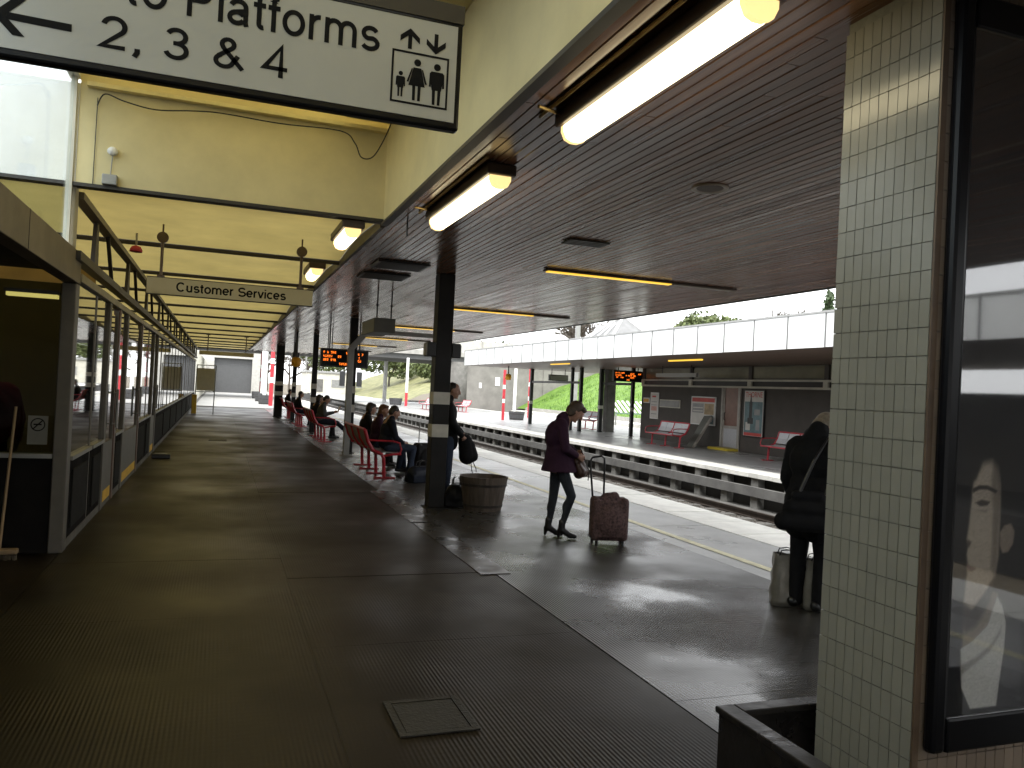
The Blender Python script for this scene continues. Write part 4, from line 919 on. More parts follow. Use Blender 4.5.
for (ax, ay) in ((-.02, .105), (.03, -.085)): bt.cap((ax - .03, ay, .055), (ax + .06, ay, .05), .048, .046); bt.cap((ax + .06, ay, .045), (ax + .17, ay, .035), .044, .034)
person('man in long black coat seen from behind beside the tiled column', (4.62, 5.33, 0), R(10), sk, [('coat', jk, DARKCOAT), ('trousers', tr, DARKCOAT), ('shoes', bt, BOOT), ('hair', hairblob(P, HAIR_SHORT), HAIRG)], voxel=.0095)
sb = thing('shoulder_bag', 'large black shoulder bag hanging at the side of the man by the column', 'bag', (4.62, 5.33, 0), R(10)); WL[sb] = Vector((0, 0, 0))
q = MB(); q.cap((-.30, -.10, .96), (-.16, -.20, .96), .05, .05); q.cap((-.40, -.06, .76), (-.12, -.24, .75), .075, .075); q.cap((-.34, -.08, .86), (-.14, -.22, .86), .07, .07)
blob('bag_body', q, DARKCOAT, sb, .012, 5)
MB().path([(-.30, -.12, .98), (-.2, -.17, 1.25), (-.05, -.18, 1.44), (-.02, -.24, 1.25), (-.14, -.24, .98)], .014, 6).build('strap', BLACK, sb)
SILVER = mat('silver_carrier_plastic', (.27, .25, .215), .3, metal=.5, var=.2, scale=7, bump=.5, bscale=9, world=False)
def carrier(x, y, rz, wd, h, label):
    t = thing('carrier_bag', label, 'carrier bag', (x, y, 0), rz, 'silver carrier bags'); WL[t] = Vector((0, 0, 0))
    q = MB(); n = 10; dp_ = .085
    sec = []
    for i in range(n + 1):
        z = h * i / n; k = 1 + .08 * math.sin(3 * z / h + 1.0) - .03 * (i == n); ring_ = []
        for (a, b) in ((-1, -1), (-.5, -1.15), (0, -1.05), (.5, -1.2), (1, -1), (1.04, 0), (1, 1), (.5, 1.1), (0, 1.05), (-.5, 1.15), (-1, 1), (-1.04, 0)):
            ring_.append((a * wd / 2 * k + rnd.uniform(-.008, .008), b * dp_ * (1 - .45 * z / h) + rnd.uniform(-.007, .007), .004 + z + (rnd.uniform(-.01, .01) if i == n else 0)))
        sec.append(ring_)
    for r_ in sec: q.v += r_
    m_ = 12
    for i in range(n):
        for k in range(m_): q.f.append((i * m_ + k, i * m_ + (k + 1) % m_, (i + 1) * m_ + (k + 1) % m_, (i + 1) * m_ + k))
    q.f.append(tuple(range(m_ - 1, -1, -1)))
    q.build('bag_body', SILVER, t, smooth=True)
    for e in (-1, 1): MB().path([(-.08, e * .045, h - .02), (-.06, e * .05, h + .04), (0, e * .06, h + .05), (.06, e * .05, h + .04), (.08, e * .045, h - .02)], .005, 5).build('handle', BLACK, t)
    return t
carrier(4.56, 5.52, R(-28), .23, .42, 'silver carrier bag standing to the left of the man in the black coat')
carrier(4.74, 5.36, R(-20), .22, .40, 'silver carrier bag between the black coated man and the tiled column')

# --- man standing behind the first post, holding a rucksack
sk = MB(); P, _ = head(sk, (.05, 0, 1.655), .25, 0, 1.0)
sk.cap((.0, 0, 1.53), (-.02, 0, 1.42), .06, .09); sk.cap((-.02, 0, 1.4), (0, 0, .95), .12, .13)
sk.cap((-.01, .19, 1.43), (.05, .24, 1.17), .045, .04); sk.cap((.05, .24, 1.17), (.22, .12, 1.0), .038, .03); sk.cap((-.01, -.19, 1.43), (.05, -.24, 1.17), .045, .04); sk.cap((.05, -.24, 1.17), (.22, -.1, .97), .038, .03)
hand(sk, (.22, .12, 1.0), (.4, -.3, -.9), (0, -1, 0), 1.0); hand(sk, (.22, -.1, .97), (.4, .3, -.9), (0, 1, 0), 1.0, 1, -1)
jk = MB(); jk.cap((-.02, .16, 1.45), (-.02, -.16, 1.45), .08, .08); jk.ball((-.02, 0, 1.3), (.145, .215, .2)); jk.ball((0, 0, 1.1), (.145, .195, .22)); jk.cap((0, 0, 1.02), (0, 0, .88), .15, .16); jk.cap((.0, .05, 1.53), (.0, -.05, 1.53), .06, .06)
jk.cap((-.01, .2, 1.43), (.05, .25, 1.17), .072, .06); jk.cap((.05, .25, 1.17), (.2, .13, 1.02), .058, .045); jk.cap((-.01, -.2, 1.43), (.05, -.25, 1.17), .072, .06); jk.cap((.05, -.25, 1.17), (.2, -.11, .99), .058, .045)
tr = MB()
for e in (-1, 1): tr.cap((0, e * .09, .9), (.01, e * .1, .48), .1, .075); tr.cap((.01, e * .1, .48), (-.01, e * .11, .07), .073, .058)
bt = MB()
for e in (-1, 1): bt.cap((-.04, e * .11, .05), (.06, e * .11, .05), .048, .046); bt.cap((.06, e * .11, .045), (.17, e * .115, .035), .044, .034)
person('short haired man in dark jacket standing behind the nearest black post', (3.24, 11.55, 0), R(-15), sk, [('jacket', jk, DARKCOAT), ('jeans', tr, JEANS), ('shoes', bt, BOOT), ('hair', hairblob(P, [((-.028, 0, .022), (.092, .082, .092)), ((-.06, 0, -.03), (.05, .074, .06))]), HAIRD)], voxel=.0105)
rk = thing('rucksack', 'black rucksack with loose straps held by the man at the post', 'rucksack', (3.24, 11.55, 0), R(-15)); WL[rk] = Vector((0, 0, 0))
q = MB(); q.cap((.26, 0, .9), (.30, 0, .68), .11, .13); q.cap((.34, 0, .85), (.38, 0, .68), .07, .09); blob('bag_body', q, DARKCOAT, rk, .013, 5)
for e in (-.06, .06): MB().path([(.25, e, .93), (.27, e, 1.0), (.22, e, .98)], .012, 6).build('strap', BLACK, rk)
MB().path([(.38, .03, .62), (.44, .04, .50), (.45, .03, .44)], .007, 5).path([(.36, -.03, .6), (.38, -.03, .46), (.42, -.04, .38)], .007, 5).build('loose_strap', BLACK, rk)

# --- seated people
def seated(label, x, y, rz, coat, leg, hairm, hair, lean=.0, stretch=False, pitch=.2, book=False, voxel=.013, yaw=0):
    sk = MB(); P, _ = head(sk, (-.02 + lean, 0, 1.19), pitch, yaw, 1.0)
    sk.cap((-.06 + lean, 0, 1.07), (-.1 + lean * .7, 0, .97), .06, .09); sk.cap((-.1 + lean * .7, 0, .95), (-.1, 0, .58), .12, .13)
    c = MB(); c.cap((-.1 + lean * .8, .15, .99), (-.1 + lean * .8, -.15, .99), .08, .08); c.ball((-.11 + lean * .6, 0, .84), (.145, .205, .19)); c.ball((-.1, 0, .64), (.15, .2, .18)); c.cap((-.08 + lean, .05, 1.07), (-.08 + lean, -.05, 1.07), .06, .06)
    hx, hz = (.30, .82) if book else (.22, .62)
    for e in (-1, 1):
        sk.cap((-.1 + lean * .8, e * .18, .97), (.0, e * .24, .74), .045, .04); sk.cap((.0, e * .24, .74), (hx, e * .1, hz), .036, .028)
        hand(sk, (hx, e * .1, hz), (.8, -e * .3, .4 if book else -.3), (0, -e, 0), .8, 1, e)
        c.cap((-.1 + lean * .8, e * .19, .97), (.0, e * .25, .74), .07, .06); c.cap((.0, e * .25, .74), (hx - .03, e * .11, hz), .058, .045)
    t_ = MB(); b_ = MB()
    for e in (-1, 1):
        kx, kz = (.40, .52); t_.cap((-.08, e * .09, .55), (kx, e * .1, kz), .1, .072)
        if stretch: ax, az = .86, .12
        else: ax, az = (.40 + .06 * e), .09
        t_.cap((kx, e * .1, kz), (ax, e * .09, az), .072, .055)
        sk.cap((kx, e * .1, kz), (ax, e * .09, az), .04, .035)
        if stretch: b_.cap((ax, e * .09, .08), (ax + .04, e * .09, .06), .05, .05); b_.cap((ax + .04, e * .09, .06), (ax + .1, e * .1, .22), .044, .034)
        else: b_.cap((ax - .03, e * .09, .05), (ax + .06, e * .09, .05), .048, .045); b_.cap((ax + .06, e * .09, .045), (ax + .16, e * .1, .034), .043, .033)
    sk.cap((-.08, 0, .55), (.38, .1, .52), .05, .045)
    p = person(label, (x, y, 0), rz, sk, [('coat', c, coat), ('trousers', t_, leg), ('shoes', b_, BOOT), ('hair', hairblob(P, hair), hairm)], voxel=voxel)
    if book:
        bk_ = thing('open_book', 'red covered book held open by the person reading on the second bench', 'book', (x, y, 0), rz); WL[bk_] = Vector((0, 0, 0))
        for e in (-1, 1): MB().bar((.40, e * .085, .82), (.47, e * .085, 1.02), .16, .012, (1, 0, 0)).build('cover', RED, bk_)
        MB().bar((.395, 0, .835), (.46, 0, 1.01), .28, .014, (1, 0, 0)).build('pages', WHITE, bk_)
    return p
seated('person in dark coat seated at the near end of the nearest bench', 3.05, 14.75, R(6), NAVY, JEANS, HAIRD, HAIR_SHORT, .06, pitch=.35)
seated('person with long auburn hair seated in the middle of the nearest bench', 3.03, 15.55, R(-8), PLUM, JEANS, HAIRB, HAIR_LONG, .03, pitch=.1, yaw=R(-35))
seated('person reading a red book with legs stretched out on the second bench', 2.86, 23.6, R(-4), GREYC, NAVY, HAIRD, HAIR_SHORT, .1, stretch=True, pitch=.5, book=True)
seated('person in black seated beside the reader on the second bench', 2.86, 24.5, R(4), DARKCOAT, DARKCOAT, HAIRD, HAIR_BOB, .0, pitch=.1)
seated('person in dark jacket seated alone on the third bench', 2.9, 31.2, R(0), DARKCOAT, NAVY, HAIRD, HAIR_SHORT, .04, pitch=.1, voxel=.018)
seated('small dark seated figure on the farthest bench', 3.0, 37.3, R(0), DARKCOAT, DARKCOAT, HAIRD, HAIR_SHORT, .04, voxel=.02)

# --- luggage on the platform
def softbag(name, label, cat, x, y, rz, L_, w_, h_, m, handles=True):
    t = thing(name, label, cat, (x, y, 0), rz); WL[t] = Vector((0, 0, 0)); q = MB()
    q.cap((-L_ / 2 + h_ / 2, 0, h_ / 2), (L_ / 2 - h_ / 2, 0, h_ / 2), h_ / 2, h_ / 2); q.box(-L_ / 2 + .04, L_ / 2 - .04, -w_ / 2, w_ / 2, .01, h_ * .5); q.ball((L_ * .1, -w_ * .4, h_ * .4), (L_ * .22, .06, h_ * .28))
    blob('bag_body', q, m, t, .014, 6)
    if handles:
        for e in (-1, 1): MB().path([(-.11, e * .06, h_ - .03), (-.09, e * .05, h_ + .06), (0, e * .03, h_ + .09), (.09, e * .05, h_ + .06), (.11, e * .06, h_ - .03)], .011, 6).build('handle', BLACK, t)
    return t
softbag('holdall', 'dark blue holdall on the floor beyond the nearest post', 'bag', 3.42, 13.75, R(20), .62, .3, .30, cloth('blue_black_nylon', (.012, .016, .028), .5))
softbag('holdall', 'black holdall tucked between the nearest post and the wooden tub', 'bag', 3.28, 11.1, R(70), .6, .3, .32, cloth('black_nylon', (.01, .01, .011), .5))
seated('person in black with dark bobbed hair at the far end of the nearest bench', 2.98, 16.5, R(0), DARKCOAT, DARKCOAT, HAIRD, HAIR_BOB, .0, pitch=.2)
sc_ = thing('upright_suitcase', 'upright dark wheeled suitcase with raised handle beyond the nearest bench', 'suitcase', (3.82, 15.2, 0), R(10)); WL[sc_] = Vector((0, 0, 0))
q = MB(); rbox(q, -.22, .22, -.13, .13, .05, .60, .05); q.ball((0, -.12, .3), (.17, .06, .2)); blob('shell', q, MATS['black_nylon'], sc_, .014, 5)
MB().path([(-.1, .1, .58), (-.1, .1, .98), (.1, .1, .98), (.1, .1, .58)], .01, 6).build('pull_handle', TIN, sc_)
for x in (-.17, .17): MB().tube((x - .02, .1, .035), (x + .02, .1, .035), .035, None, 12).build('wheel', BLACK, sc_)
# the figure in red behind the office pane
sk = MB(); P, _ = head(sk, (0, 0, 1.66), .1); sk.cap((-.03, 0, 1.55), (-.04, 0, 1.42), .06, .09); sk.cap((-.03, 0, 1.4), (0, 0, .95), .12, .13)
c = MB(); c.cap((-.03, .16, 1.44), (-.03, -.16, 1.44), .085, .085); c.ball((-.03, 0, 1.28), (.16, .23, .2)); c.ball((0, 0, 1.05), (.16, .22, .24)); t_ = MB()
for e in (-1, 1):
    sk.cap((-.02, e * .19, 1.42), (.0, e * .26, 1.16), .045, .04); sk.cap((0, e * .26, 1.16), (.14, e * .24, .95), .036, .03); hand(sk, (.14, e * .24, .95), (.5, 0, -.8), (0, -e, 0), .8, 1, e)
    c.cap((-.02, e * .2, 1.42), (0, e * .27, 1.16), .08, .068); c.cap((0, e * .27, 1.16), (.12, e * .245, .97), .064, .05)
    t_.cap((0, e * .09, .9), (0, e * .1, .48), .1, .075); t_.cap((0, e * .1, .48), (-.01, e * .11, .03), .073, .06); t_.cap((0, e * .11, .045), (.14, e * .11, .04), .045, .036)
person('staff member in dark red jacket behind the dark office window', (-2.12, 9.1, 0), R(-70), sk, [('jacket', c, cloth('dark_red_jacket', (.28, .02, .02))), ('trousers', t_, DARKCOAT), ('hair', hairblob(P, HAIR_SHORT), HAIRD)], voxel=.013)
# notice stand far along the concourse
nf = thing('notice_stand', 'tall metal framed stand with beige board far along the concourse wall', 'stand', (-.65, 38.5, 0))
for x in (-1.02, -.22): MB().tube((x, 38.5, 0), (x + .04, 38.5, 2.2), .022).build('upright', GREYST, nf)
for z in (.35, 1.0, 1.75, 2.19): MB().tube((-1.0, 38.5, z), (-.2, 38.5, z), .018).build('crossbar', GREYST, nf)
B(-.97, -.22, 38.47, 38.49, 1.05, 2.05).build('board', CREAMDIRT, nf)
gb = thing('yellow_bin', 'narrow yellow bin below the metal framed stand', 'bin', (-1.0, 38.2, 0))
B(-1.12, -.92, 38.0, 38.3, .02, .82).build('bin_body', mat('yellow_plastic', (.62, .4, .03), .45), gb, bev=.02); B(-1.13, -.91, 37.99, 38.31, .822, .86).build('bin_lid', MATS['yellow_plastic'], gb, bev=.01)

# ================================================================== ACROSS THE TRACKS
op = B(OPP + .75, 21.5, -45, 130, -.95, -.022); op.box(OPP + .3, OPP + .36, -45, 130, -.95, -.1)
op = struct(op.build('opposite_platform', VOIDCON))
for k in range(26):
    y = -4 + k * 2.6; B(OPP + .82, 21.5, y + .004, y + 2.596, -.022, rnd.uniform(-.001, .001)).build('paving_slab', SMOOTHPAVE, op)
B(OPP + .82, 21.5, 63.6, 130, -.022, 0).build('paving_slab', SMOOTHPAVE, op)
c0 = B(-.02, .80, -.454, .454, -.1, .004).build('coping_slab', COPING, bev=.008)
for j in range(125): inst(c0, 'coping_slab', (OPP + .01, 2 + j * .92, rnd.uniform(-.002, .002)), op)
bpy.data.objects.remove(c0)
pp = MB(); pp.box(-.1, .1, -.13, .13, -.84, -.105); pp = pp.build('support_post', mat('weathered_post', (.2, .195, .18), .85, var=.3, scale=3, rnd_obj=.12, bump=.4, bscale=25), bev=.008)
j0 = MB()
for k in range(6): j0.box(-.103, .103, -.133, .133, -.80 + k * .12, -.792 + k * .12)
for j in range(62): inst(pp, 'support_post', (OPP + .16, 7.55 + j * 1.22, rnd.uniform(-.004, .004)), op, (0, 0, rnd.uniform(-.03, .03)))
bpy.data.objects.remove(pp)
for j in range(18):
    y = 5 + j * 4.88; B(OPP - .04, OPP + .055, y + .005, y + 4.875, -.55, -.31).build('edge_beam', mat('weathered_beam', (.14, .137, .13), .85, var=.3, scale=1.5, rnd_obj=.1, bump=.3, bscale=25), op, bev=.01)
B(OPP - .28, OPP + .3, 3, 110, -.95, -.84).build('footing', DARKCON, op)
# ------------------------------------------------------------------ waiting building
FX = 17.0
wb = thing('waiting_building', 'dark rendered waiting room building on the opposite platform', 'building', (FX, 20, 0))
B(FX, FX + 3.6, -45, 23.3, -.02, 2.2).build('wall', WALLD, wb); B(FX, FX + 3.6, 24.45, 30.3, -.02, 2.2).build('wall', WALLD, wb); B(FX + .06, FX + 3.6, 23.302, 24.448, -.02, 2.2).build('wall', WALLD, wb)
B(FX - .04, FX + .02, -4, 30.3, 2.202, 2.27).build('lower_transom', CREAMDIRT, wb); B(FX - .04, FX + .02, -4, 30.3, 2.44, 2.50).build('upper_transom', CREAMDIRT, wb)
B(FX + .022, FX + 3.6, -4, 30.3, 2.202, 2.50).build('name_band', mat('black_band', (.02, .019, .018), .5), wb)
B(FX + .05, FX + 3.6, -4, 30.3, 2.502, 2.965).build('clerestory_wall', mat('clerestory_dim', (.12, .115, .085), .35, var=.2, scale=.7), wb)
for k in range(9):
    y = 30.2 - k * 3.66
    B(FX - .045, FX + .049, y - .1, y + .1, 2.271, 2.439).build('transom_stub', CREAMDIRT, wb)
    B(FX - .02, FX + .049, y - .09, y + .09, 2.502, 2.964).build('clerestory_mullion', WALLD, wb)
    if k < 8: B(FX + .03, FX + .036, y - 3.55, y - .12, 2.56, 2.93).build('clerestory_pane', mat('frosted_pane', (.2, .19, .13), .25, var=.25, scale=.8), wb)
DOORF = mat('pale_door_frame', (.38, .36, .32), .5)
dr_ = B(FX - .01, FX + .05, 23.42, 24.34, .02, .86).build('door', DOORF, wb)
B(FX - .02, FX + .04, 23.42, 23.5, .862, 2.2).build('door_stile', DOORF, dr_); B(FX - .02, FX + .04, 24.26, 24.34, .862, 2.2).build('door_stile', DOORF, dr_); B(FX - .015, FX - .011, 23.5, 24.26, .12, .76).build('door_panel', PERFL, dr_)
B(FX + .0, FX + .02, 23.502, 24.258, .862, 2.2).build('door_pane', mat('pinkish_brown_pane', (.2, .1, .075), .3, var=.2), dr_)
MB().path([(FX - .02, 24.2, 1.05), (FX - .07, 24.2, 1.08), (FX - .07, 24.2, 1.3), (FX - .02, 24.2, 1.33)], .014).build('handle', BLACK, dr_)
B(FX - .05, FX - .001, 23.32, 23.418, 0, 2.2).build('door_frame', DOORF, wb); B(FX - .05, FX - .001, 24.342, 24.44, 0, 2.2).build('door_frame', DOORF, wb)
stp = thing('yellow_step', 'yellow painted step at the foot of the waiting room door', 'step', (16.6, 23.7, 0)); B(16.5, 16.94, 23.3, 24.5, .001, .085).build('tread', mat('step_yellow', (.62, .48, .05), .6, var=.2), stp, bev=.01)
B(16.52, 16.93, 23.35, 24.45, .086, .092).build('tread_top', mat('step_top', (.4, .33, .1), .8, var=.3), stp)
def opp_panel(name, label, y0, y1, z0, z1, m, cat='poster', frame=None, th=.03):
    t = thing(name, label, cat, (FX - .03, (y0 + y1) / 2, z0))
    B(FX - th, FX - .002, y0, y1, z0, z1).build('backing', frame or WHITE, t, bev=.004)
    B(FX - th - .003, FX - th - .0005, y0 + .04, y1 - .04, z0 + .04, z1 - .04).build('sheet', m, t)
    return t
PW = mat('poster_paper', (.62, .6, .56), .5, var=.06, scale=3); PR = mat('poster_red', (.55, .06, .05), .5); PG = mat('poster_grey_print', (.3, .3, .3), .5); PT = mat('poster_teal_print', (.12, .2, .22), .5, var=.4, scale=3); PO = mat('poster_ochre_print', (.36, .26, .14), .5, var=.4, scale=4); PP = mat('poster_pink_print', (.55, .3, .25), .5, var=.25, scale=5)
def marks(t, items, x=FX - .034):
    for k, (y0, y1, z0, z1, m) in enumerate(items): B(x - .0012 * (1 + k * .2), x, y0, y1, z0, z1).build('printed_block', m, t)
t = opp_panel('notice_poster', 'tall narrow white poster at the left end of the waiting building', 28.85, 29.5, .86, 1.95, PW)
marks(t, [(28.95, 29.4, 1.2, 1.38, PP), (28.95, 29.4, 1.42, 1.45, PG), (28.95, 29.4, 1.55, 1.58, PG), (29.05, 29.35, 1.75, 1.82, PR), (28.95, 29.4, 1.05, 1.08, PG)])
t = opp_panel('vent_grille', 'wide grey louvred grille between two posters on the opposite wall', 27.2, 28.75, 1.36, 1.68, PG, 'grille', CREAMDIRT)
for k in range(5): B(FX - .045, FX - .033, 27.26, 28.69, 1.41 + k * .05, 1.435 + k * .05).build('slat', GREYST, t)
t = opp_panel('timetable_poster', 'large poster with red heading and picture blocks left of the door', 24.8, 26.4, .8, 1.86, PW)
marks(t, [(24.86, 26.34, 1.66, 1.81, PR), (25.55, 26.3, 1.25, 1.6, PG), (25.6, 26.25, 1.3, 1.34, PW), (25.6, 26.25, 1.42, 1.46, PW), (24.9, 25.5, 1.2, 1.6, PO), (25.6, 26.3, .88, 1.2, PW), (24.9, 25.5, .86, 1.15, PT), (25.0, 25.25, .95, 1.08, PW)])
t = opp_panel('orange_notice', 'tiny orange notice at the very end of the opposite wall', 29.6, 30.1, 1.5, 1.72, mat('notice_orange', (.7, .36, .03), .5), 'notice', WHITE)
ad = opp_panel('film_poster', 'large advert poster headed THORNE in a black frame right of the door', 22.0, 23.1, .55, 2.16, PW, 'poster', BLACK, .06)
xx = FX - .064
marks(ad, [(22.07, 23.03, .62, 1.75, PT), (22.07, 23.03, .60, .70, PR), (22.62, 22.78, 1.05, 1.75, BLACK), (22.2, 22.4, .8, 1.15, PG), (22.7, 22.95, .78, 1.05, PW), (22.55, 22.85, 1.0, 1.2, BLACK), (22.2, 22.5, 1.3, 1.5, PG)], xx)
MB().prism([(0, 0), (.1, 0), (.05, .3)], OPPF, (xx, 22.75, 1.75), .0014).build('printed_spire', BLACK, ad)
text('THORNE', (-23.0, -22.1, 1.9, 2.08), OPPF, (xx - .001, 0, 0), PR, ad)
lb = thing('leaning_boards', 'grey boards leaning on the opposite wall beside the door', 'board', (16.4, 25, 0))
MB().bar((16.1, 24.95, .0), (16.85, 25.05, 1.15), .5, .05, (1, 0, 0)).build('board', mat('grey_green_board', (.15, .155, .135), .7, var=.2), lb)
MB().bar((16.0, 24.65, .0), (16.78, 24.75, 1.1), .12, .06, (1, 0, 0)).build('board', mat('pale_board', (.33, .31, .27), .7, var=.2), lb)
OG = 'red framed benches across the tracks'
bench(15.2, 25.2, 2, 'red bench with pale panels across the tracks under the white posters', -1, PERFL, OG, .95)
bench(15.6, 19.0, 2, 'red bench with pale panels right of the film poster across the tracks', -1, PERFL, OG, .95)
bench(17.6, 37.0, 2, 'small red bench across the tracks seen past the woman', -1, PERF, OG, .9)
bench(17.2, 57.7, 2, 'distant red bench before the concrete abutment', -1, PERFL, OG, 1.0)
bench(15.0, 60, 2, 'farthest red bench across the tracks left of the bright post', -1, PERFL, OG, 1.2)
# ------------------------------------------------------------------ opposite canopy
oc = thing('opposite_canopy', 'flat canopy across the tracks with white fascia panels', 'canopy', (12.1, 20, 2.97))
B(12.13, 20.4, -45, 40.6, 2.972, 3.1).build('soffit', SOFFIT, oc); B(12.13, 20.4, -45, 40.6, 3.102, 3.62).build('roof_deck', TIN, oc)
for k in range(70):
    y1 = 40.6 - k * 1.22; jit = rnd.uniform(0, .006)
    B(12.085 - jit, 12.127, y1 - 1.205, y1 - .003, 2.955 + rnd.uniform(0, .01), 3.70).build('fascia_panel', FASCIA, oc, bev=.004)
    B(12.066, 12.078, y1 - .016, y1 + .012, 2.96, 3.70).build('joint_strip', mat('joint_grey', (.16, .16, .16), .6), oc)
B(12.06, 12.2, -45, 40.62, 3.702, 3.75).build('top_trim', TIN, oc); B(12.09, 20.4, 40.602, 40.64, 2.96, 3.70).build('end_fascia', FASCIA, oc)
for k in range(3):
    x = 13.4 + (k % 2) * .4; y = 12 + 9 * k
    B(x - .04, x + .04, y, y + 1.9, 2.93, 2.971).build('soffit_lamp', STRIP, oc)
# glazed pyramid rooflights standing on it
for k, (y0, y1, lab) in enumerate(((30.6, 35.6, 'grey glazed pyramid rooflight on the opposite canopy'),)):
    t = thing('rooflight', lab, 'rooflight', (17, (y0 + y1) / 2, 3.62))
    a = (17, (y0 + y1) / 2 - .8, 5.35); cs_ = [(15.3, y0, 3.64), (18.7, y0, 3.64), (18.7, y1, 3.64), (15.3, y1, 3.64)]
    MB().add(cs_ + [a], [(0, 1, 4), (1, 2, 4), (2, 3, 4), (3, 0, 4)]).build('slope', mat('grey_slate_sheet', (.2, .2, .2), .5, var=.2), t)
    fm = MB()
    for c_ in cs_: fm.bar(Vector(c_) + Vector((0, 0, .03)), Vector(a) + Vector((0, 0, .03)), .09, .08)
    for s_ in (.25, .5, .75):
        pq = Vector(cs_[0]).lerp(Vector(cs_[3]), s_); fm.bar(pq + Vector((-.03, 0, .05)), pq.lerp(Vector(a), .75) + Vector((-.05, 0, .07)), .06, .05)
    fm.build('frame', WHITE, t)
# posts and screens under it
def opost(x, y, wd, label, m=BLACK, h=2.97, grp='posts under the opposite canopy'):
    t = thing('canopy_post', label, 'post', (x, y, 0), group=grp); B(x - wd / 2, x + wd / 2, y - wd / 2, y + wd / 2, .01, h).build('shaft', m, t, bev=.006); B(x - wd / 2 - .04, x + wd / 2 + .04, y - wd / 2 - .04, y + wd / 2 + .04, 0.001, .01).build('base_plate', m, t)
    if wd < .3: B(x - wd / 2 - .002, x + wd / 2 + .002, y - wd / 2 - .002, y + wd / 2 + .002, 1.1, 1.25).build('white_band', WHITEBAND, t)
    return t
opost(15.8, 40.2, .17, 'leftmost black post under the opposite canopy'); opost(15.8, 34.9, .13, 'black post behind the woman left of the display across the tracks'); opost(15.8, 33.9, .15, 'second black post of the wind screen across the tracks'); opost(16.8, 33.8, .18, 'black post just left of the thick grey column'); opost(17.5, 34.3, .42, 'thick grey concrete column under the opposite canopy', DARKCON); opost(16.88, 30.9, .14, 'black post at the corner of the waiting building')
ws = thing('screen_rail', 'black horizontal rail between the left posts across the tracks', 'rail', (15.8, 37, 2.28)); B(15.75, 15.85, 33.98, 40.1, 2.22, 2.33).build('beam', BLACK, ws)
ws = thing('screen_rail', 'black horizontal rail below the display across the tracks', 'rail', (16.8, 32, 2.28)); B(16.78, 16.88, 30.98, 33.7, 2.22, 2.33).build('beam', BLACK, ws)
d2 = thing('departure_display', 'black departure display with orange lettering under the opposite canopy', 'display', (16.7, 30.6, 2.35))
B(15.75, 17.2, 30.55, 30.72, 2.36, 2.84).build('case', BLACK, d2, bev=.012); B(15.79, 17.16, 30.544, 30.549, 2.40, 2.80).build('screen', BLACKG, d2)
for x in (16.0, 16.95): MB().tube((x, 30.64, 2.84), (x, 30.64, 2.97), .02).build('hanger_rod', BLACK, d2)
led_lines(d2, 15.82, 30.543, 2.40, [(.0, .30, 9, 1), (.72, .28, 4, 1), (1.05, .28, 4, 1), (0, .2, 6, 1), (.5, .2, 10, 1), (0, .11, 8, 1), (.72, .11, 4, 1), (.55, .015, 6, 1.1)], FRONT, .0125)
hs_ = thing('hanging_sign', 'small white hanging sign under the left part of the opposite canopy', 'sign', (16.4, 38, 2.5)); B(15.9, 16.95, 38, 38.15, 2.36, 2.68).build('case', BLACK, hs_); B(15.93, 16.92, 37.992, 37.999, 2.40, 2.64).build('face', SIGNW, hs_)
for x in (16.05, 16.8): MB().tube((x, 38.07, 2.68), (x, 38.07, 2.97), .02).build('rod', BLACK, hs_)
hs2 = thing('hanging_sign', 'long pale platform sign hung before the waiting building clerestory', 'sign', (16.0, 26.5, 2.6)); B(15.95, 16.05, 24.6, 27.4, 2.54, 2.68).build('board', SIGNW, hs2)
for y in (25.0, 27.0): MB().tube((16, y, 2.68), (16, y, 2.97), .015).build('rod', BLACK, hs2)
ORANGE = mat('orange_plastic', (.95, .45, .03), .4, var=.1)
def olamp(x, y, z, top, label):
    t = thing('orange_beacon', label, 'beacon', (x, y, z), group='orange hanging beacons')
    MB().lathe([(.06, -.16), (.14, -.13), (.165, 0), (.14, .12), (.06, .16)], (x, y, z), 16).build('globe', ORANGE, t, smooth=True); MB().tube((x, y, z + .15), (x, y, top), .03).build('stem', BLACK, t)
olamp(13.65, 38, 2.42, 2.97, 'orange hanging beacon under the left end of the opposite canopy'); olamp(2.31, 27, 2.3, ROOF, 'orange hanging beacon above the seated people on our platform')
for (x, y, lab) in ((2.55, 30, 'small black hanging box between the far posts'), (3.1, 24.6, 'small black camera box hanging left of the orange display')):
    t = thing('hanging_box', lab, 'camera', (x, y, 2.5)); z = 2.35 if y < 28 else 2.5
    B(x - .12, x + .12, y, y + .4, z, z + .22).build('case', BLACK, t, bev=.01); MB().tube((x - .06, y + .2, z + .22), (x - .06, y + .2, ROOF), .015).tube((x + .06, y + .2, z + .22), (x + .06, y + .2, ROOF), .015).build('rod', BLACK, t)
def slimpost(x, y, h, label, segs, r=.11, grp=None):
    t = thing('slim_post', label, 'post', (x, y, 0), group=grp)
    for (a, b, m) in segs: MB().tube((x, y, a * h), (x, y, b * h), r, None, 12).build('section', m, t)
    return t
RW = [(0, .34, REDPOST), (.34, .42, WHITE), (.42, .62, REDPOST), (.62, .7, WHITE), (.7, 1, REDPOST)]
WR = [(0, .28, REDPOST), (.28, 1, WHITE)]
slimpost(15.8, 44.6, 2.96, 'red and white banded post on the platform left of the grass', RW, .085)
slimpost(19.6, 50.2, 3.4, 'red post showing behind the leftmost opposite canopy post', RW, .08)
slimpost(20.6, 40.5, 3.0, 'red post beside the thick grey column across the tracks', RW, .12)
slimpost(15.3, 68.6, 4.2, 'distant red and white post before the green trees', WR, .12)
slimpost(16.0, 82, 4.2, 'tall white post under the bridge', [(0, 1, WHITE)], .2)
slimpost(15.6, 58, 4.4, 'white post edged red close beside the nearest black post', [(0, 1, WHITE)], .12)
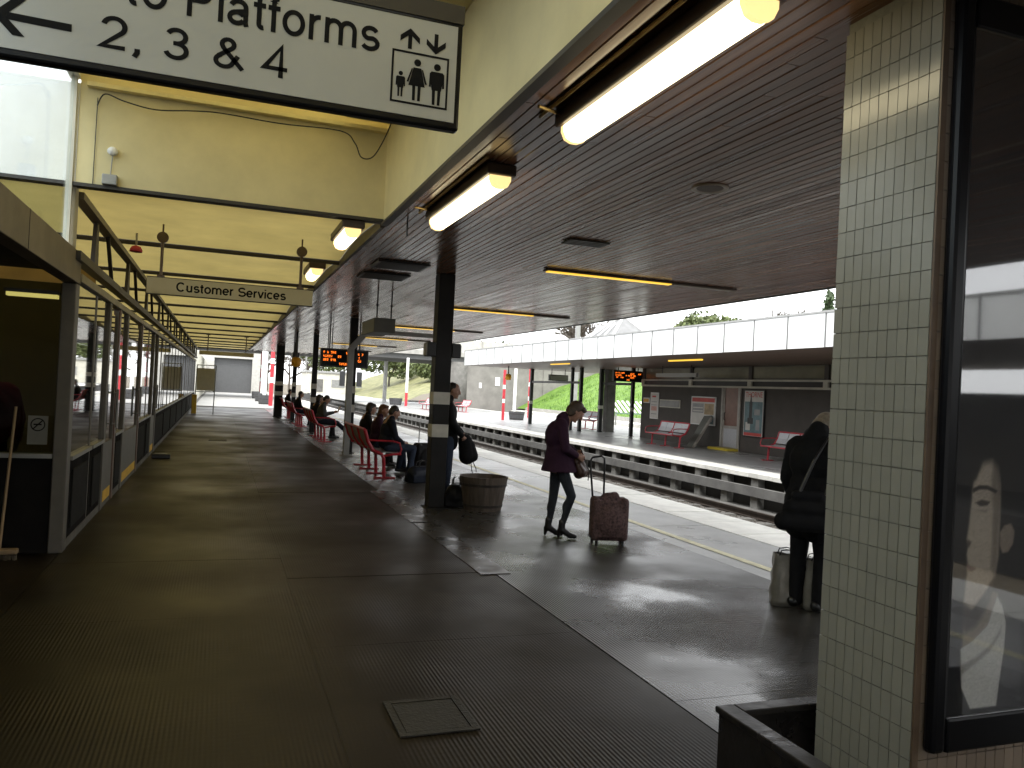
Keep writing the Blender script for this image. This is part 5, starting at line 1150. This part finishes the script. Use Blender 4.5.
slimpost(24.4, 66, 4.2, 'white lamp column at the edge of the grass slope', [(0, 1, WHITE)], .14)
tub(17.0, 45.5, 'grey round planter tub across the tracks by the red banded post', .42, .5, .5, 20, 'planter_tub', mat('grey_tub', (.07, .07, .075), .6, rnd_obj=.1), 'grey planter tubs')
tub(15.0, 71.5, 'distant grey planter tub left of the red bench', .5, .6, .6, 16, 'planter_tub', MATS['grey_tub'], 'grey planter tubs')
rk_ = thing('slatted_rack', 'pale slatted rack standing beyond the far platform edge', 'rack', (24, 45, 0))
for k in range(9): MB().bar((23.0 + k * .33, 44, .75), (23.2 + k * .33, 45.6, 1.45), .12, .05).build('slat', WHITE, rk_)
for x in (22.95, 25.8): MB().bar((x, 44, -.9), (x, 44, .8), .08).build('leg', GREYST, rk_); MB().bar((x + .2, 45.6, -.9), (x + .2, 45.6, 1.45), .08).build('leg', GREYST, rk_)
B(22.9, 25.9, 43.95, 44.05, .66, .74).build('front_rail', mat('green_rail', (.12, .2, .14), .6), rk_)
# ------------------------------------------------------------------ far side: platform edge, slope, bridge
B(21.52, 21.9, 20, 130, -.2, .006).build('coping_strip', COPING, op)
fp = struct(B(25.2, 27.4, 26, 69, -.95, .02).build('far_platform', COPING)); 
lw = thing('low_kerb_wall', 'long low stone kerb wall at the foot of the grass slope', 'wall', (27, 40, 0)); B(26.6, 26.9, 26, 69, .02, .32).build('kerb', CONCRETE, lw)
em = MB(); nx, ny = 24, 40
for j in range(ny + 1):
    for i in range(nx + 1):
        u = i / nx; y = 8 + (72 - 8) * j / ny; x = 26.9 + 26 * u; z = .15 + 6.0 * (1 - (1 - min(1, u * 1.7)) ** 1.4) + rnd.uniform(-.12, .12) * (u > .02)
        em.v.append((x, y, z))
for j in range(ny):
    for i in range(nx): a = j * (nx + 1) + i; em.f.append((a, a + 1, a + nx + 2, a + nx + 1))
struct(em.build('embankment', GRASS, smooth=True))
gr = MB()
for k in range(26000):
    u = rnd.random() * .62; y = 24 + 46 * rnd.random(); x = 26.9 + 26 * u; z = .1 + 6.0 * (1 - (1 - min(1, u * 1.7)) ** 1.4)
    h = rnd.uniform(.12, .32); a = rnd.random() * 6.28; w_ = .03
    gr.add([(x - w_ * math.cos(a), y - w_ * math.sin(a), z), (x + w_ * math.cos(a), y + w_ * math.sin(a), z), (x + rnd.uniform(-.12, .12), y + rnd.uniform(-.12, .12), z + h)], [(0, 1, 2)])
tag(stuff(gr.build('grass_blades', mat('grass_blade', (.10, .22, .025), .7, var=.3, scale=.6, island=.35, c2=(.17, .28, .04)))), 'bright green grass on the slope across the tracks', 'grass')
bg_ = thing('road_bridge', 'concrete road bridge crossing the tracks beyond the platforms', 'bridge', (10, 74, 0))
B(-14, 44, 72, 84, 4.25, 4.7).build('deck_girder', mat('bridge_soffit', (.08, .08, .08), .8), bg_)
B(-14, 44, 71.7, 72.0, 4.702, 5.1).build('deck_edge', CONCRETE, bg_); B(-14, 44, 71.8, 71.95, 5.102, 6.3).build('parapet', mat('pale_concrete', (.42, .41, .38), .8, var=.15), bg_)
for k in range(24): B(-13 + 2.4 * k, -12.9 + 2.4 * k, 71.7, 71.79, 5.11, 6.28).build('parapet_rib', CONCRETE, bg_)
B(21.6, 29.5, 72.1, 83.8, -.9, 4.248).build('abutment', mat('abutment_concrete', (.2, .19, .175), .85, var=.25, scale=.9, bump=.2, bscale=6), bg_)
MB().lathe([(1.15, 0), (1.15, 4.24)], (21.0, 72.9, 0), 28).build('round_pier', DARKCON, bg_, smooth=True)
MB().prism([(0, -.9), (0, 4.2), (9, 6.8), (9, -.9)], ((1, -.18, 0), (0, 0, 1), (0, 1, 0)), (29.5, 72, 0), .4).build('wing_wall', MATS['abutment_concrete'], bg_)
for (x, z, wd, h) in ((23.0, 1.9, .25, .5), (24.6, 2.2, .45, .8)): B(x, x + wd, 72.04, 72.099, z, z + h).build('white_plate', WHITE, bg_)
# end of our platform: portal and dark shutter
pt = thing('end_portal', 'pale concrete portal with dark grey shutter at the end of our platform', 'portal', (1.3, 98, 0))
B(-3.4, -.7, 97.5, 98.4, 0, 4.9).build('pier', MATS['pale_concrete'], pt); B(3.45, 4.8, 97.5, 98.4, 0, 4.9).build('pier', MATS['pale_concrete'], pt); B(-.698, 3.448, 97.5, 98.4, 3.95, 4.9).build('lintel', MATS['pale_concrete'], pt)
sh = B(-.698, 3.448, 98.1, 98.2, 0, 3.948).build('shutter', mat('dark_grey_shutter', (.09, .092, .095), .6, var=.08), pt)
for k in range(20): B(-.69, 3.44, 98.06, 98.098, .05 + k * .195, .05 + k * .195 + .175).build('slat', MATS['dark_grey_shutter'], sh)
B(-6, -1.5, 50, 97, 0, 3.4).build('side_wall', CREAMDIRT, pt)
for k, (x, y, h, sg_, lab) in enumerate(((3.15, 54, 4.4, RW, 'nearest red post along the far end of our platform'), (3.1, 61, 4.4, [(0, 1, WHITE)], 'slim white post among the red posts at the far end'), (3.35, 70, 4.4, [(0, 1, WHITE)], 'second white post at the far end of our platform'), (3.7, 80, 4.4, RW, 'farthest red post by the grey shutter'))):
    slimpost(x, y, h, lab, sg_, .13, 'posts at the far end of our platform')
for k, (x, y) in enumerate(((2.95, 57), (3.0, 64), (3.1, 73))):
    tub(x, y, ['dark planter tub beside the nearest red post at the far end', 'dark planter tub beside the slim white post at the far end', 'dark planter tub nearest the grey shutter'][k], .4, .48, .62, 14, 'planter_tub', MATS['grey_tub'], 'grey planter tubs')
# signals over the tracks
sgn = thing('railway_signal', 'black railway signal heads hanging beyond the orange display', 'signal', (9, 60, -.9))
MB().tube((9.0, 60, -.9), (9.0, 60, 1.5), .07).build('mast', GREYST, sgn); MB().bar((8.3, 60, 1.45), (10.0, 60, 1.45), .08).build('arm', GREYST, sgn)
for x in (8.5, 9.25, 9.75): B(x - .2, x + .2, 59.9, 60.05, 1.5, 2.6).build('head', BLACK, sgn, bev=.03)
# overhead line: portals and wires
for y in (46, 96, 146):
    t = thing('wire_gantry', {46: 'nearest overhead wire gantry over the tracks', 96: 'second overhead wire gantry seen by the bridge', 146: 'distant overhead wire gantry beyond the bridge'}[y], 'gantry', (10, y, 0), group='overhead wire gantries')
    if y > 50:
        for x in (5.5, 14.2): B(x - .12, x + .12, y - .12, y + .12, -.9, 7.5).build('mast', GREYST, t)
        B(5.4, 14.4, y - .1, y + .1, 6.9, 7.1).build('boom', GREYST, t)
    else:
        B(20.9, 21.15, y - .12, y + .12, -.9, 8.2).build('mast', GREYST, t); B(9.5, 21.0, y - .06, y + .06, 6.6, 6.74).build('boom', GREYST, t)
for x, z, lab in ((10.8, 4.35, 'lower overhead contact wire along the far track'), (10.8, 5.35, 'upper overhead catenary wire along the far track'), (13.2, 6.3, 'third overhead wire above the opposite canopy')):
    w_ = MB(); w_.path([(x, 2, z + .1), (x, 46, z), (x, 96, z + .0), (x, 146, z)], .014, 5); tag(w_.build('overhead_wire', TIN), lab, 'wire', 'overhead wires')
# ------------------------------------------------------------------ trees
def leafcrown(b, c, rx, ry, rz, n, s, cone=False):
    for k in range(n):
        while True:
            p = Vector((rnd.uniform(-1, 1), rnd.uniform(-1, 1), rnd.uniform(-1, 1)))
            if cone:
                if (p.x ** 2 + p.y ** 2) ** .5 < (1 - p.z) / 2 * (0.8 + .2 * math.sin(p.z * 14)): break
            elif .25 < p.length < 1 and math.sin(p.x * 5.1 + c[0]) + math.sin(p.y * 4.3 + c[1]) + math.sin(p.z * 6.2) > -.9: break
        q = Vector(c) + Vector((p.x * rx, p.y * ry, p.z * rz)); n_ = Vector((rnd.gauss(0, 1), rnd.gauss(0, 1), rnd.gauss(0, 1))).normalized(); t_ = n_.orthogonal().normalized(); u_ = n_.cross(t_); z = s * rnd.uniform(.6, 1.3)
        b.add([q - t_ * z, q + u_ * z * .6, q + t_ * z, q - u_ * z * .6], [(0, 1, 2, 3)])
def limbs(b, p, d_, ln, r, depth, spread=.55):
    q = p + d_ * ln; b.tube(p, q, r, r * .68, 5)
    if depth == 0: return
    for k in range(3 if depth > 1 else 4):
        nd = (d_ + Vector((rnd.gauss(0, spread), rnd.gauss(0, spread), rnd.gauss(.1, spread * .6)))).normalized(); limbs(b, p.lerp(q, rnd.uniform(.6, 1)), nd, ln * rnd.uniform(.6, .85), r * .66, depth - 1, spread)
def tree(kind, label, x, y, z, h, r, n=1500, s=.28, m=LEAF, grp='trees beyond the station'):
    t = thing(kind, label, 'tree', (x, y, z), group=grp); tr_ = MB()
    if kind == 'bare_tree': limbs(tr_, Vector((x, y, z)), Vector((0, 0, 1)), h * .3, h * .024, 5); tr_.build('trunk', BARK, t); return t
    if kind == 'conifer_tree':
        tr_.tube((x, y, z), (x, y, z + h * .9), h * .025, .02); tr_.build('trunk', BARK, t); c = MB(); leafcrown(c, (x, y, z + h * .55), r, r, h * .45, n, s, True); c.build('crown', m, t); return t
    limbs(tr_, Vector((x, y, z)), Vector((0, 0, 1)), h * .3, h * .022, 3); tr_.build('trunk', BARK, t); c = MB()
    for k in range(6): a = rnd.random() * 6.28; leafcrown(c, (x + r * .5 * math.cos(a), y + r * .5 * math.sin(a), z + h * rnd.uniform(.45, .78)), r * .62, r * .62, h * .25, n // 6, s)
    c.build('crown', m, t); return t
tree('conifer_tree', 'dark conifer above the opposite canopy beside the tiled column', 60, 68, 6, 9.2, 2.2, 4200, .26, LEAFD)
tree('leafy_tree', 'rounded evergreen bush top above the white fascia', 60, 90, 6, 8.4, 4.4, 5200, .3)
tree('leafy_tree', 'lower evergreen crown right of the rounded bush', 62, 85, 6, 6.2, 3.0, 2600, .3)
for k, (x, y, h) in enumerate(((60, 73, 9.5), (61, 76.5, 9), (63, 81, 9), (60, 98, 8.5))):
    tree('bare_tree', ['bare tree just left of the dark conifer', 'second bare tree left of the dark conifer', 'thin bare tree between bush and conifer', 'thin bare tree left of the rounded bush'][k], x, y, 6, h, 2)
fs = MB(); nx, ny = 16, 24
for j in range(ny + 1):
    for i in range(nx + 1): u = i / nx; fs.v.append((16.5 + 26 * u, 88 + 70 * j / ny, -.9 + 6.5 * min(1, u * 1.5) ** 1.1 + rnd.uniform(-.2, .2)))
for j in range(ny):
    for i in range(nx): a = j * (nx + 1) + i; fs.f.append((a, a + 1, a + nx + 2, a + nx + 1))
struct(fs.build('far_slope', mat('dry_grass', (.16, .17, .06), .8, var=.35, scale=1, c2=(.26, .25, .12)), smooth=True))
for k, (x, y, h, r) in enumerate(((24, 120, 8, 5), (31, 128, 10, 6), (18, 150, 9, 6), (38, 118, 9, 6), (28, 105, 6, 4))):
    tree('leafy_tree', ['green tree beneath the bridge span nearest the abutment', 'taller green tree behind the bridge span', 'far green tree down the line', 'green tree mostly behind the abutment', 'bushy green tree low beneath the bridge'][k], x, y, 1.0, h, r, 7000, .24)
for k, (x, y, h) in enumerate(((9, 170, 13), (4, 180, 14), (13, 165, 12), (46, 100, 15), (50, 104, 16), (18, 185, 14))):
    tree('bare_tree', ['pale bare tree at the end of the line', 'bare tree far down the line on the left', 'bare tree far down the line on the right', 'bare tree rising over the bridge parapet', 'taller bare tree rising over the bridge', 'farthest bare tree between the others'][k], x, y, -.5 if y > 120 else 3, h, 3)
wh = thing('white_shed', 'pale low buildings far along the tracks', 'building', (16, 140, 0)); B(12.6, 20, 128, 136, -.9, 3.2).build('wall', CREAMDIRT, wh); B(12.4, 20.2, 127.8, 136.2, 3.201, 3.5).build('roof', TIN, wh)
B(14, 15.2, 127.94, 127.99, .2, 2.2).build('shed_door', DARKCON, wh); B(16.5, 18.5, 127.94, 127.99, 1, 2.2).build('window', GREYST, wh)
